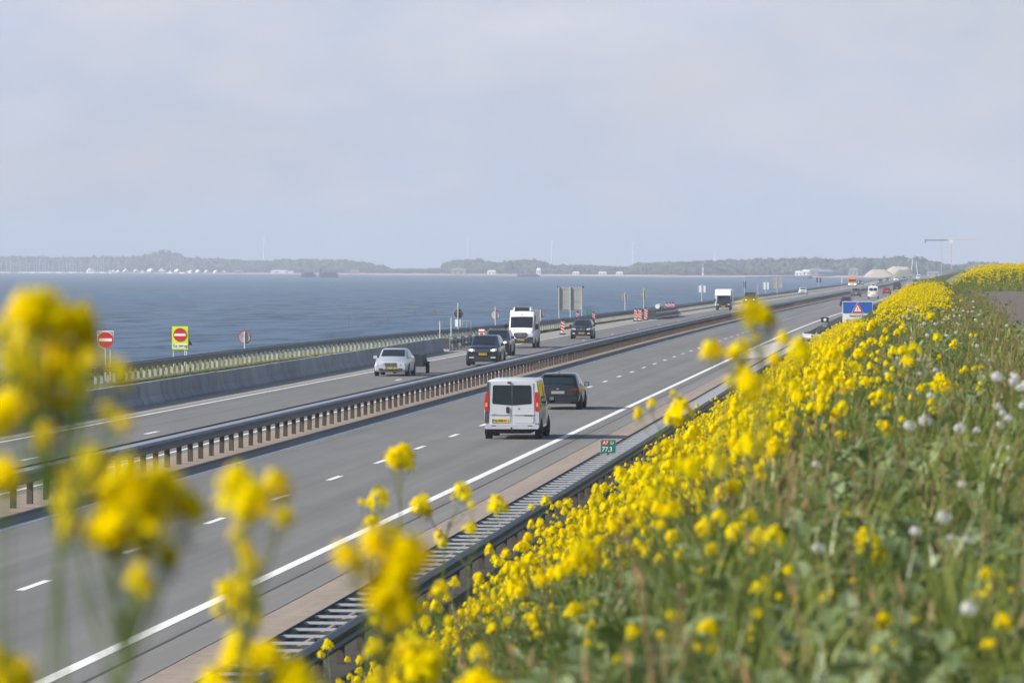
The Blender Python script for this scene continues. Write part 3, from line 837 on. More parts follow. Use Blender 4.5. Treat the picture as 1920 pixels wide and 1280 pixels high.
# ---- silver van seen from behind
st = st_van(4.78, .955, 2.06, 1.06)
p = G(960, 823.5)
v = Car('silver_van', 'silver delivery van seen from behind with dark rear windows', 'van', st, 'paint_van_silver', (p.x, p.y, 0), FWD, (.85, 3.95), .33, 'rim_dark')
v.side_windows([(2.2, 3.0, 2.2, 3.0), (3.15, 4.0, 3.15, 3.45), (.45, 1.95, .45, 1.95)], 'glass')
v.screen('windscreen', 3.35, 4.1)
def rr(x0, x1, z0, z1, r=.07, n=4):
    "rounded rectangle"
    out = []
    for cx, cz, a in ((x1-r, z0+r, -90), (x1-r, z1-r, 0), (x0+r, z1-r, 90), (x0+r, z0+r, 180)):
        for k in range(n + 1):
            w = R(a + 90*k/n); out.append((cx + r*math.cos(w), cz + r*math.sin(w)))
    return out
dz = lambda z: z
# rear doors: two leaves, each with its window, and the seam between them
for sx, nm in ((-1, 0), (1, 1)):
    x0, x1 = (-.79, -.008) if sx < 0 else (.008, .79)
    dr = v.flat('rear_door', [(x0, .52), (x1, .52), (x1 - (.07 if sx > 0 else 0), 1.94), (x0 + (.07 if sx < 0 else 0), 1.94)], 'paint_van_silver', -1, .03)
    wx0, wx1 = (-.68, -.012) if sx < 0 else (.012, .68)
    v.flat('rear_window', [(wx0 if sx > 0 else wx0 + .03, 1.17 if sx > 0 else 1.22), (wx1 if sx < 0 else wx1 - .03, 1.22 if sx > 0 else 1.17), (wx1, 1.27), (wx1 if sx < 0 else wx1 - .02, 1.82), (wx1 - .06 if sx > 0 else wx1, 1.86), (wx0 + .06 if sx < 0 else wx0, 1.86), (wx0 if sx > 0 else wx0 + .02, 1.82), (wx0, 1.27)], 'glass_rear', -1, .008, dr, .032)
    v.flat('lower_recess', rr(x0 + .05, x1 - .05, .56, .80, .04), 'paint_van_silver', -1, .012, dr, .032)
    v.flat('crease', [(x0 + .04, .845), (x1 - .02, .845), (x1 - .02, .86), (x0 + .04, .86)], 'paint_silver', -1, .03, dr, .032)
v.flat('door_handle', rr(-.20, -.09, .90, 1.12, .045), 'black_plastic', -1, .03, None, .035)
v.flat('door_lock', rr(.22, .26, 1.03, 1.08, .018), 'dark_plastic', -1, .01, None, .035)
v.flat('badge', rr(-.68, -.55, .855, .885, .012), 'chrome', -1, .008, None, .035)
v.flat('lettering_badge', rr(.42, .70, .80, .83, .01), 'dark_plastic', -1, .004, None, .046)
v.flat('brake_lamp', rr(-.16, -.02, 1.925, 1.98, .02), 'lamp_red_dark', -1, .03, None, .04)
for sx in (-1, 1):
    tl = v.flat('tail_light', [(sx*.81, .98), (sx*.93, .95), (sx*.945, 1.28), (sx*.905, 1.60), (sx*.80, 1.61)], 'lamp_red', -1, .05, None, .005)
    v.flat('reversing_lamp', [(sx*.835, 1.12), (sx*.915, 1.12), (sx*.915, 1.26), (sx*.835, 1.26)], 'lamp_amber', -1, .01, tl, .056)
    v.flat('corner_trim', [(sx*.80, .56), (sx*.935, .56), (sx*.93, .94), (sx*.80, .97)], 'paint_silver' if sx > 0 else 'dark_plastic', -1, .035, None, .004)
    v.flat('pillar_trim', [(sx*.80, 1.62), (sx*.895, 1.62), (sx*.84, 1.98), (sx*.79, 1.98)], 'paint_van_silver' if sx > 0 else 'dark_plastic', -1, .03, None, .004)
bmp = MB().slab(rr(-.93, .93, .36, .52, .05), -.12, .02).build('rear_bumper', 'paint_silver', v.root, 40)
MB().box(-.70, -.55, -.128, -.121, .46, .485).build('reflector', 'dark_plastic', bmp); MB().box(.55, .70, -.128, -.121, .46, .485).build('reflector', 'dark_plastic', bmp)
MB().tube([(0, -.04, .34), (0, -.2, .33), (0, -.26, .36), (0, -.26, .43)], .03, 8).build('tow_bar', 'dark_plastic', v.root, 40)
MB().box(-.6, .6, .2, 2.5, .2, .36).build('underside', 'black_plastic', v.root)
v.plate(.645, -1, 'VJ-028-N', x=-.40, d=.045, w=.28)
v.mirrors(3.95, 1.30, .97, 'black_plastic')
for sx in (-1, 1): MB().slab(rr(sx*1.08 - .11, sx*1.08 + .11, 1.16, 1.42, .07), 3.90, 4.02).build('mirror_housing', 'black_plastic', v.root, 40)

# ---- dark estate ahead of it
p = G(1046, 768)
st = st_hatch(4.5, .90, 1.49, .92, .93, .50)
st = [(y_, zl, wl, zb, wb, zt_, wt*(1.07 if y_ > .06 else 1.0)) for y_, zl, wl, zb, wb, zt_, wt in st]
v = Car('dark_estate_car', 'dark grey hatchback driving ahead of the silver van', 'car', st, 'paint_charcoal', (p.x, p.y, 0), FWD, (.85, 3.55), .33, 'rim_dark')
v.side_windows([(.75, 1.75, .85, 1.75), (1.82, 3.05, 1.82, 2.6)])
v.screen('windscreen', 2.75, 3.4); v.screen('rear_window', .07, .49, .98, 'glass_rear')
MB().slab([(-.62, 1.41), (.62, 1.41), (.56, 1.45), (-.56, 1.45)], .36, .62).build('roof_spoiler', 'paint_charcoal', v.root)
MB().slab([(-.01, 1.47), (.01, 1.47), (.005, 1.56), (-.005, 1.56)], .9, 1.05).build('aerial', 'black_plastic', v.root)
v.pair('tail_light', [(.50, .80), (.80, .78), (.83, .90), (.55, .90)], 'lamp_red_dark', -1, .03, .0)
v.plate(.72, -1, None, 'plate_grey'); v.flat('badge', rr(-.06, .06, .84, .89, .02), 'chrome', -1, .02, None, .01)
v.flat('rear_bumper', rr(-.80, .80, .34, .56, .06), 'paint_charcoal', -1, .06); v.flat('diffuser', rr(-.55, .55, .24, .36, .03), 'black_plastic', -1, .05)
v.mirrors(3.15, 1.0, .88, 'paint_charcoal')

def front_details(v, zl, xl, pz, txt=None, grille=True, lit=False, lamp=None, gx=.42, lw=.30, lh=.14, fog=True):
    pl = [(xl - lw*.5, zl - lh*.5), (xl + lw*.5, zl - lh*.3), (xl + lw*.5, zl + lh*.6), (xl - lw*.5, zl + lh*.4)]
    for o in v.pair('headlight', pl, 'lamp_clear', 1, .05, -.02):
        MB().disc(((-1 if o == o else 1) * 0, 0, 0), (0,1,0), lh*.42, .02, 14)
    if lit:
        for sx in (-1, 1): MB().disc((sx * xl, v.L + .045, zl), (0,1,0), lh*.42, .02, 14).build('lamp_bulb', 'lamp_lit', v.root)
    if grille:
        g = v.flat('grille', rr(-gx, gx, zl - .13, zl + .08, .05), 'black_plastic', 1, .03)
        for k in range(4): MB().box(-gx + .03, gx - .03, v.L + .031, v.L + .04, zl - .10 + k*.045, zl - .088 + k*.045).build('grille_bar', 'chrome', g)
    v.flat('air_intake', rr(-.55, .55, .28, pz - .08, .03), 'black_plastic', 1, .02)
    if fog: v.pair('fog_lamp', [(.52, pz - .12), (.72, pz - .10), (.72, pz - .02), (.52, pz - .03)], 'black_plastic', 1, .03)
    v.plate(pz, 1, txt, d=.04)

# ---- oncoming: silver saloon with trailer
p = G(735.5, 704.5); L = 4.85
v = Car('silver_saloon', 'silver saloon car coming towards us with a trailer behind', 'car', st_sedan(4.85, .915, 1.47), 'paint_silver', (p.x, p.y + L - .9, 0), ONC, (.95, 3.95), .32)
v.side_windows([(1.25, 2.1, 1.5, 2.1), (2.17, 3.35, 2.17, 2.9)])
v.screen('windscreen', 2.92, 3.62); v.screen('rear_window', .8, 1.4)
v.flat('grille', [(-.27, .50), (.27, .50), (.33, .72), (-.33, .72)], 'dark_plastic', 1, .04)
for k in range(4): MB().box(-.28, .28, L + .041, L + .05, .53 + k*.045, .542 + k*.045).build('grille_bar', 'chrome', v.root)
MB().box(-.012, .012, L + .041, L + .055, .50, .72).build('grille_rib', 'chrome', v.root)
for sx in (-1, 1):
    for x, r in ((.46, .09), (.64, .12)):
        a = MB().tube([(sx*x, L - .35, .67), (sx*x, L + (.02 if r < .1 else -.03), .64)], r, 16).build('headlight', 'lamp_clear', v.root, 40)
v.flat('air_intake', rr(-.62, .62, .30, .38, .03), 'black_plastic', 1, .02)
v.pair('fog_lamp', rr(.42, .66, .36, .43, .03), 'dark_plastic', 1, .03)
v.plate(.44, 1, '23-LX-BK', d=.05)
v.mirrors(3.2, 1.0, .90, 'paint_silver')
p2 = G(748, 697)
t = thing('car_trailer', 'low dark covered trailer towed by the silver saloon', 'trailer', (p.x + .3, p.y + L + 1.1, 0), 0, 'vehicles on the motorway')
MB().box(-.78, .78, 0, 2.4, .38, .75).build('tray', 'tarp_dark', t)
MB().slab([(-.76, .752), (.76, .752), (.70, 1.0), (.3, 1.08), (-.3, 1.08), (-.70, 1.0)], 0.02, 2.38).build('cover', 'tarp_dark', t, 30)
MB().tube([(0, -1.1, .42), (0, .1, .45)], .04, 8).build('drawbar', 'steel_grey', t)
for sx in (-1, 1):
    MB().disc((sx*.92, 1.2, .30), (1,0,0), .30, .17, 20).build('wheel', 'rubber', t, 40)
    MB().box(sx*.92 - .12, sx*.92 + .12, .82, 1.58, .60, .66).build('mudguard', 'black_plastic', t)

# ---- oncoming: dark blue SUV
p = G(907, 685); st = st_hatch(4.85, 1.0, 1.80, 1.18, 1.18, .40); L = 4.85
v = Car('dark_blue_suv', 'dark blue large SUV with lit headlights nearest the median rail', 'car', st, 'paint_navy', (p.x, p.y + L - .9, 0), ONC, (.9, 3.9), .38, 'rim_dark')
v.side_windows([(.65, 1.7, .75, 1.7), (1.78, 3.35, 1.78, 2.85)])
v.screen('windscreen', 2.95, 3.65)
front_details(v, .93, .66, .70, '1-XKT-80', True, True, gx=.46, lw=.38, lh=.15)
v.pair('fog_light_strip', rr(.50, .80, .46, .53, .02), 'lamp_clear', 1, .03, .02)
v.mirrors(3.45, 1.25, .98, 'paint_navy')
# ---- second dark SUV half hidden
p = Vector((-28.5, 336, 0)); st = st_hatch(4.7, .94, 1.72, 1.12, 1.12, .38); L = 4.7
v = Car('black_suv', 'black SUV half hidden behind the dark blue SUV', 'car', st, 'paint_black', (p.x, p.y + L - .9, 0), ONC, (.9, 3.8), .36, 'rim_dark')
v.side_windows([(.6, 1.6, .7, 1.6), (1.7, 3.2, 1.7, 2.75)])
v.screen('windscreen', 2.85, 3.55)
front_details(v, .90, .62, .62, None, True, True)
for sx in (-1, 1): MB().tube([(sx*.58, .7, 1.77), (sx*.58, 2.6, 1.78)], .025, 6).build('roof_rail', 'chrome', v.root)
v.mirrors(3.3, 1.2, .92, 'paint_black')
# red and white board on the shoulder beyond the SUV
p = D(903, 622, 372)
t = thing('marker_board', 'red and white board peeping over the roof of the dark blue SUV', 'marker board', (p.x, 372, 0), group='striped marker boards on the shoulder')
MB().slab([(-.21, .62), (.21, .62), (.21, 1.32), (-.21, 1.32)], -.02, .02).build('board', 'sign_white', t)
MB().slab([(-.2, 1.08), (.2, 1.08), (.2, 1.18), (-.2, 1.18)], -.03, -.022).build('stripe', 'sign_red', t)
MB().slab([(-.13, .84), (.13, .84), (.13, 1.04), (-.13, 1.04)], -.03, -.022).build('stripe', 'sign_red', t)
MB().box(-.03, .03, -.02, .02, 0, .62).build('stand', 'steel_grey', t); MB().box(-.25, .25, -.2, .2, 0, .1).build('base', 'black_plastic', t)

# ---- white high-roof van
p = G(978, 652); L = 5.93
st = [(0,.48,.95,1.2,.99,2.62,.86),(.1,.38,.98,1.2,1.0,2.72,.90),(4.0,.34,1.0,1.2,1.0,2.74,.90),(4.45,.34,1.0,1.2,.99,2.58,.86),(4.72,.34,1.0,1.22,.98,2.22,.87),
      (5.22,.34,1.0,1.2,.97,1.42,.88),(5.72,.36,.98,1.0,.95,1.20,.82),(5.88,.38,.94,.9,.91,1.06,.76),(5.93,.42,.90,.84,.87,.96,.70)]
v = Car('white_high_roof_van', 'tall white high-roof van coming towards us in the slow lane', 'van', st, 'paint_white', (p.x, p.y + L - .95, 0), ONC, (1.1, 4.9), .35, 'rim')
v.screen('windscreen', 4.70, 5.20, 1.0); v.side_windows([(4.0, 5.05, 4.0, 4.55)])
g = v.flat('grille', [(-.34, .72), (.34, .72), (.50, .90), (.50, 1.05), (.42, 1.12), (-.42, 1.12), (-.50, 1.05), (-.50, .90)], 'black_plastic', 1, .05, None, -.01)
for k in range(3): MB().box(-.46, .46, L + .041, L + .05, .84 + k*.085, .86 + k*.085).build('grille_bar', 'steel_grey', g)
em = MB()
em.tube([(.10*math.cos(2*math.pi*k/20), L + .06, .95 + .10*math.sin(2*math.pi*k/20)) for k in range(21)], .013, 6)
for k in range(3):
    w = R(90 + 120*k); em.tube([(0, L + .06, .95), (.1*math.cos(w), L + .06, .95 + .1*math.sin(w))], .012, 4)
em.build('star_emblem', 'chrome', g)
v.flat('front_bumper', [(-.90, .36), (.90, .36), (.93, .80), (.62, .80), (.40, .68), (-.40, .68), (-.62, .80), (-.93, .80)], 'black_plastic', 1, .06, None, -.015)
v.pair('headlight', [(.58, .84), (.88, .82), (.92, 1.12), (.62, 1.04)], 'lamp_clear', 1, .05, -.02)
v.plate(.60, 1, 'V-812-TF', d=.06)
MB().box(-.55, .55, 3.4, 4.3, 2.74, 2.93).build('roof_unit', 'black_plastic', v.root)
for sx in (-1, 1): MB().box(sx*.6 - .06, sx*.6 + .06, 3.35, 4.35, 2.70, 2.96).build('roof_unit_side', 'paint_white', v.root)
v.mirrors(4.9, 1.55, 1.0, 'black_plastic')
for sx in (-1, 1): MB().slab([(sx*1.05, 1.35), (sx*1.24, 1.35), (sx*1.24, 1.75), (sx*1.05, 1.75)], 4.85, 4.98).build('mirror_housing', 'black_plastic', v.root)
MB().disc((0, L - 1.35, 2.42), (0,1,.5), .05, .03, 10).build('camera_dome', 'black_plastic', v.root)

# ---- dark compact crossover
p = G(1091, 635); L = 4.12
v = Car('dark_hatchback', 'dark blue small crossover coming towards us past the marker boards', 'car', st_hatch(L, .89, 1.57, 1.03, 1.05, .35), 'paint_navy', (p.x, p.y + L - .8, 0), ONC, (.75, 3.3), .34)
v.side_windows([(.55, 1.5, .65, 1.5), (1.58, 2.85, 1.58, 2.4)]); v.screen('windscreen', 2.5, 3.12)
front_details(v, .80, .60, .48, 'NS-406-G', True, False, gx=.35)
v.pair('running_light', rr(.50, .72, .40, .50, .03), 'lamp_clear', 1, .04, .02)
v.flat('badge', [(0, .72), (.06, .82), (0, .92), (-.06, .82)], 'chrome', 1, .02, None, .045)
v.mirrors(2.85, 1.08, .86, 'paint_black')

# ---- motorhome
p = G(1356, 581.5)
t = thing('motorhome', 'white motorhome with a dark cab coming towards us', 'motorhome', (p.x, p.y + 6.2, 0), ONC, 'vehicles on the motorway')
MB().slab(rr(-1.16, 1.16, .55, 2.86, .10), 0, 4.9).build('living_cabin', 'paint_white', t, 40)
MB().add([(-1.1, 4.9, 1.95), (1.1, 4.9, 1.95), (1.1, 4.9, 2.84), (-1.1, 4.9, 2.84), (-1.0, 5.75, 2.0), (1.0, 5.75, 2.0), (.98, 5.45, 2.72), (-.98, 5.45, 2.72)], [(3,2,1,0),(4,5,6,7),(0,1,5,4),(1,2,6,5),(2,3,7,6),(3,0,4,7)]).build('sleeping_alcove', 'paint_white', t)
cb_st = [(4.6,.35,.98,1.2,.98,1.94,.84),(5.2,.35,.98,1.2,.97,1.92,.84),(5.75,.35,.98,1.15,.95,1.30,.82),(6.3,.36,.95,.95,.92,1.06,.76),(6.45,.42,.90,.8,.86,.92,.66)]
body_mesh(cb_st).build('cab', 'paint_charcoal', t, 38)
o = MB().add([(-.80, 5.24, 1.90), (.80, 5.24, 1.90), (.80, 5.72, 1.37), (-.80, 5.72, 1.37)], [(0,1,2,3)]).build('windscreen', 'glass', t)
for sx in (-1, 1):
    MB().slab([(sx*.60, .72), (sx*.86, .70), (sx*.86, .86), (sx*.60, .84)], 6.40, 6.48).build('headlight', 'lamp_clear', t)
    MB().slab([(sx*1.02, 1.2), (sx*1.2, 1.2), (sx*1.2, 1.55), (sx*1.02, 1.55)], 5.5, 5.6).build('mirror', 'black_plastic', t)
    for wy in (1.3, 5.55):
        MB().disc((sx*.9, wy, .34), (1,0,0), .34, .22, 20).build('wheel', 'rubber', t, 40)
MB().slab(rr(-.5, .5, .62, .78, .03), 6.45, 6.49).build('grille', 'black_plastic', t)
MB().box(-.27, .27, 6.49, 6.5, .46, .57).build('number_plate', 'plate_yellow', t)

# ---- farther traffic
def far_car(kind, px, py, body, label, toward, name='car', X=None, lit=False, red=False):
    p = G(px, py)
    if X is not None: p.x = X
    if kind == 'van': st = st_van(5.2, .98, 2.35, 1.15); wy = (.9, 4.2)
    elif kind == 'bus': st = st_van(5.0, 1.0, 2.0, 1.15); wy = (.9, 4.1)
    elif kind == 'suv': st = st_hatch(4.6, .93, 1.72, 1.1, 1.1, .35); wy = (.85, 3.7)
    elif kind == 'sedan': st = st_sedan(); wy = (.95, 3.95)
    else: st = st_hatch(4.2, .89, 1.5, .98, 1.0, .35); wy = (.8, 3.4)
    L = st[-1][0]
    v = Car(name, label, 'van' if kind in ('van', 'bus') else 'car', st, body, (p.x, p.y + (L if toward else 0), 0), ONC if toward else FWD, wy, .34)
    if kind in ('van', 'bus'):
        v.screen('windscreen', L*.70, L*.85); v.side_windows([(L*.55, L*.8, L*.55, L*.66)])
        if not toward:
            H = st[2][5]
            for sx in (-1, 1): v.flat('rear_window', rr(min(sx*.05, sx*.72), max(sx*.05, sx*.72), H*.62, H*.84, .05), 'glass_rear', -1, .02, None, .01)
    elif kind == 'sedan':
        v.screen('windscreen', 2.95, 3.6); v.screen('rear_window', .8, 1.4); v.side_windows([(1.25, 2.1, 1.5, 2.1), (2.17, 3.35, 2.17, 2.9)])
    else:
        v.screen('windscreen', L*.615, L*.755); v.screen('rear_window', .09, .33); v.side_windows([(.6, 1.6, .7, 1.6), (1.7, L*.68, 1.7, L*.59)])
    if toward: front_details(v, .80 if kind != 'van' else .95, .62, .52, None, True, lit)
    else:
        z = 1.1 if kind in ('van', 'bus') else .85
        v.pair('tail_light', [(.62, z - .12), (.84, z - .12), (.84, z + .15), (.66, z + .1)], 'lamp_red', -1, .04)
        v.plate(.7, -1)
    v.mirrors(L*.72, 1.15, .92, 'black_plastic')
    return v
far_car('bus', 1406, 572, 'paint_navy', 'dark van with a headlight lit following the motorhome', True, 'dark_van', lit=True)
far_car('hatch', 1505, 552.5, 'paint_white', 'lone white car far off on the oncoming side', True, 'white_car')
far_car('sedan', 1586, 574, 'paint_navy', 'dark saloon partly hidden behind the blue warning board', False, 'dark_saloon')
far_car('suv', 1604.5, 556.5, 'paint_grey', 'dark grey SUV in the fast lane left of the white van', False, 'dark_suv')
v = far_car('van', 1637, 560, 'paint_white', 'white van with roof load driving away above the blue board', False, 'white_van')
MB().box(-.4, .4, 2.2, 3.0, 2.36, 2.75).build('roof_load', 'paint_white', v.root); MB().box(-.3, .3, 2.15, 2.19, 2.45, 2.68).build('roof_load_window', 'glass', v.root)
far_car('hatch', 1662.5, 552, 'paint_red', 'dark red car driving away right of the white van', False, 'red_car')
far_car('bus', 1682, 545, 'paint_navy', 'dark tall van driving away beyond the red car', False, 'dark_van')
far_car('sedan', 1704, 540, 'paint_silver', 'silver car driving away farthest right on the motorway', False, 'silver_car')
p = G(1598, 537.5)
t = thing('orange_truck', 'orange roadworks truck with a white stripe far off', 'truck', (p.x, p.y + 6, 0), ONC, 'vehicles on the motorway')
MB().slab(rr(-1.25, 1.25, .9, 2.9, .1), 0, 4.0).build('truck_body', 'paint_orange', t)
MB().slab(rr(-1.2, 1.2, .55, 2.5, .15), 4.05, 6.0).build('cab', 'paint_orange', t)
MB().slab(rr(-1.05, 1.05, 1.5, 2.25, .08), 6.0, 6.03).build('windscreen', 'glass', t)
MB().slab(rr(-1.22, 1.22, .55, .95, .05), 6.0, 6.06).build('front_bumper', 'paint_white', t)
for sx in (-1, 1):
    MB().box(sx*.9-.15, sx*.9+.15, 6.06, 6.09, .65, .85).build('headlight', 'lamp_lit', t)
    for wy in (1, 5): MB().disc((sx*1.0, wy, .48), (1,0,0), .48, .28, 18).build('wheel', 'rubber', t, 40)
far = [(1613, 534.5, 'hatch', 'paint_navy', 'dark car with lit lamps just right of the orange truck', True),
       (1650.5, 532.5, 'suv', 'paint_black', 'black car with bright lamps above the white van', True),
       (1664, 529, 'hatch', 'paint_charcoal', 'dark oncoming car with lamps lit above the red car', True),
       (1680, 528, 'bus', 'paint_white', 'white oncoming van far off above the dark van', True),
       (1695, 526, 'suv', 'paint_black', 'far black oncoming car left of the far queue', True),
       (1707, 525, 'hatch', 'paint_grey', 'far grey oncoming car in the distant queue', True),
       (1716, 533, 'suv', 'paint_black', 'black car driving away ahead of the silver car', False),
       (1722, 524, 'van', 'paint_white', 'tiny white van at the far end of the motorway', False)]
for px, py, k, bd, lb, tw in far: far_car(k, px, py, bd, lb, tw, 'distant_' + ('van' if k in ('van', 'bus') else 'car'), lit=tw)

# ------------------------------------------------------------------ far shore
def shore(px):
    t = [(-400,511.3),(0,512),(300,512.8),(600,514.5),(800,516),(1000,517),(1200,518.5),(1280,519.5),(1400,519.5),(1550,520),(1700,521),(2100,521)]
    for a, b in zip(t, t[1:]):
        if px <= b[0]: return a[1] + (b[1]-a[1]) * (px - a[0]) / (b[0]-a[0])
    return t[-1][1]
pxs = list(range(-400, 2101, 50))
vs = []; fs = []; ms = []
for px in pxs:
    p = G(px, shore(px), WATER_Z); d = Vector((p.x, p.y, 0)).normalized()
    for dd, z in ((-60, -3.2), (12, -2.0), (45, -1.3), (75, -1.0), (600, -.6), (2200, -.6)):
        q = p + d * dd; vs.append((q.x, q.y, z))
for i in range(len(pxs)-1):
    for k in range(5):
        fs.append((i*6+k, i*6+k+1, (i+1)*6+k+1, (i+1)*6+k)); ms.append(0 if k < 3 else 1)
fb = MB().add(vs, fs); fb.m = ms
tag(fb.build('terrain', ['beach', 'far_field'], smooth=40), kind='structure')

# ---- geometry-node scattering of prototype meshes
def scatter(name, protos, pts, rots, scl, idx, label, cat):
    col = bpy.data.collections.new(name + '_pieces')
    for i, me in enumerate(protos):
        col.objects.link(bpy.data.objects.new('%s_piece_%02d' % (name, i), me))
    me = bpy.data.meshes.new(name); N = len(pts)
    me.vertices.add(N); me.vertices.foreach_set('co', np.asarray(pts, dtype=np.float32).ravel())
    a = me.attributes.new('rot', 'FLOAT_VECTOR', 'POINT'); a.data.foreach_set('vector', np.asarray(rots, dtype=np.float32).ravel())
    sc_ = np.asarray(scl, dtype=np.float32)
    if sc_.ndim == 1: sc_ = np.repeat(sc_[:, None], 3, 1)
    a = me.attributes.new('scl', 'FLOAT_VECTOR', 'POINT'); a.data.foreach_set('vector', np.ascontiguousarray(sc_).ravel())
    a = me.attributes.new('idx', 'INT', 'POINT'); a.data.foreach_set('value', np.asarray(idx, dtype=np.int32))
    me.update()
    for m in {m for pm in protos for m in pm.materials}: me.materials.append(m)
    o = link(name, me); tag(o, label, cat, kind='stuff')
    g = bpy.data.node_groups.new(name + '_nodes', 'GeometryNodeTree')
    g.interface.new_socket('Geometry', in_out='INPUT', socket_type='NodeSocketGeometry')
    g.interface.new_socket('Geometry', in_out='OUTPUT', socket_type='NodeSocketGeometry')
    i_ = g.nodes.new('NodeGroupInput'); o_ = g.nodes.new('NodeGroupOutput')
    m2p = g.nodes.new('GeometryNodeMeshToPoints'); iop = g.nodes.new('GeometryNodeInstanceOnPoints'); ci = g.nodes.new('GeometryNodeCollectionInfo')
    ci.inputs['Collection'].default_value = col; ci.inputs['Separate Children'].default_value = True; ci.inputs['Reset Children'].default_value = True
    def na(nm, ty):
        q = g.nodes.new('GeometryNodeInputNamedAttribute'); q.data_type = ty; q.inputs['Name'].default_value = nm
        return q.outputs['Attribute']
    e2r = g.nodes.new('FunctionNodeEulerToRotation')
    iop.inputs['Pick Instance'].default_value = True
    L = g.links.new
    L(i_.outputs[0], m2p.inputs['Mesh']); L(m2p.outputs['Points'], iop.inputs['Points']); L(ci.outputs[0], iop.inputs['Instance'])
    L(na('idx', 'INT'), iop.inputs['Instance Index']); L(na('rot', 'FLOAT_VECTOR'), e2r.inputs[0]); L(e2r.outputs[0], iop.inputs['Rotation'])
    L(na('scl', 'FLOAT_VECTOR'), iop.inputs['Scale']); L(iop.outputs[0], o_.inputs[0])
    md = o.modifiers.new('scatter', 'NODES'); md.node_group = g
    return o

def crown_mesh(seed, n=170):
    r = random.Random(seed); m = MB()
    lobes = [(r.uniform(-.45,.45), r.uniform(-.45,.45), r.uniform(.30,.72), r.uniform(.26,.42)) for _ in range(8)]
    for _ in range(n):
        lx_, ly_, lz_, lr = r.choice(lobes)
        d = Vector((r.gauss(0,1), r.gauss(0,1), r.gauss(0,1))).normalized() * lr * r.uniform(.6, 1)
        c = Vector((lx_, ly_, lz_)) + d; a = d.orthogonal().normalized(); b = d.normalized().cross(a); s = r.uniform(.06, .13)
        w = r.uniform(0, 6.3); a, b = a*math.cos(w)+b*math.sin(w), b*math.cos(w)-a*math.sin(w)
        m.add([c - a*s - b*s*.7, c + a*s - b*s*.5, c + a*s*.8 + b*s, c - a*s*.7 + b*s*.8], [(0,1,2,3)])
    for lx_, ly_, lz_, lr in lobes:
        vv = []; 
        for i in range(4):
            for k in range(7):
                th = math.pi*(i+.5)/4; ph = 2*math.pi*k/7; q = lr*.78*r.uniform(.85,1.15)
                vv.append((lx_+q*math.sin(th)*math.cos(ph), ly_+q*math.sin(th)*math.sin(ph), lz_+q*math.cos(th)))
        m.add(vv, [(i*7+k, i*7+(k+1)%7, (i+1)*7+(k+1)%7, (i+1)*7+k) for i in range(3) for k in range(7)] + [tuple(range(7)), tuple(21+k for k in range(7))])
    m.tube([(0,0,-.05), (0,0,.5)], [.04, .02], 5)
    return m.mesh('crown', 'far_wood')
crowns = [crown_mesh(s) for s in range(5)]
TOP = [(-120,480),(60,479),(250,480),(283,474),(300,467),(325,469),(342,480),(420,484),(500,488),(520,485),(640,485),(690,492),(702,502),(715,495),(730,503),(838,502),(846,489),(880,484),(905,487),(940,493),(960,487),(1000,486),(1030,495),(1100,496),(1185,500),(1200,492),(1300,489),(1400,485),(1500,483),(1600,484),(1660,482),(1700,480),(1735,487),(1760,490),(1782,498),(1830,490),(1855,491),(1885,494),(2000,496)]
def top_y(px):
    for a, b in zip(TOP, TOP[1:]):
        if px <= b[0]: return a[1] + (b[1]-a[1]) * (px-a[0]) / (b[0]-a[0])
    return TOP[-1][1]
pts = []; rots = []; scl = []; idx = []
px = -110.0
while px < 1960:
    for row in range(3):
        base = G(px, shore(px), WATER_Z); d = Vector((base.x, base.y, 0)).normalized()
        q = base + d * (110 + row * 160 + random.uniform(-40, 40))
        h = CH + (500 - top_y(px)) / FPX * q.y + .8
        if h < 2.5: continue
        k = (1.0 if row == 1 else random.uniform(.55, .98)) * random.uniform(.86, 1.03)
        pts.append((q.x, q.y, -.8)); rots.append((0, 0, random.uniform(0, 6.28))); s = h * k
        w = min(s * 1.1, 15) * random.uniform(.8, 1.2)
        scl.append((w, w, s)); idx.append(random.randrange(5))
    px += random.uniform(2.2, 4.6)
scatter('woodland', crowns, pts, rots, scl, idx, 'hazy blue-green belt of trees along the far shore', 'trees')
# lighter belt of shrubs close to the dam on the right
pts = []; rots = []; scl = []; idx = []
for _ in range(150):
    px = random.uniform(1270, 1620); p = G(px, shore(px), WATER_Z); d = Vector((p.x, p.y, 0)).normalized(); q = p + d * random.uniform(60, 110)
    s = random.uniform(4, 8); pts.append((q.x, q.y, -1)); rots.append((0,0,random.uniform(0,6))); scl.append((s*1.3, s*1.3, s)); idx.append(random.randrange(5))
scatter('shoreline_shrubs', crowns, pts, rots, scl, idx, 'low dark shrubs behind the beach on the right of the far shore', 'shrubs')

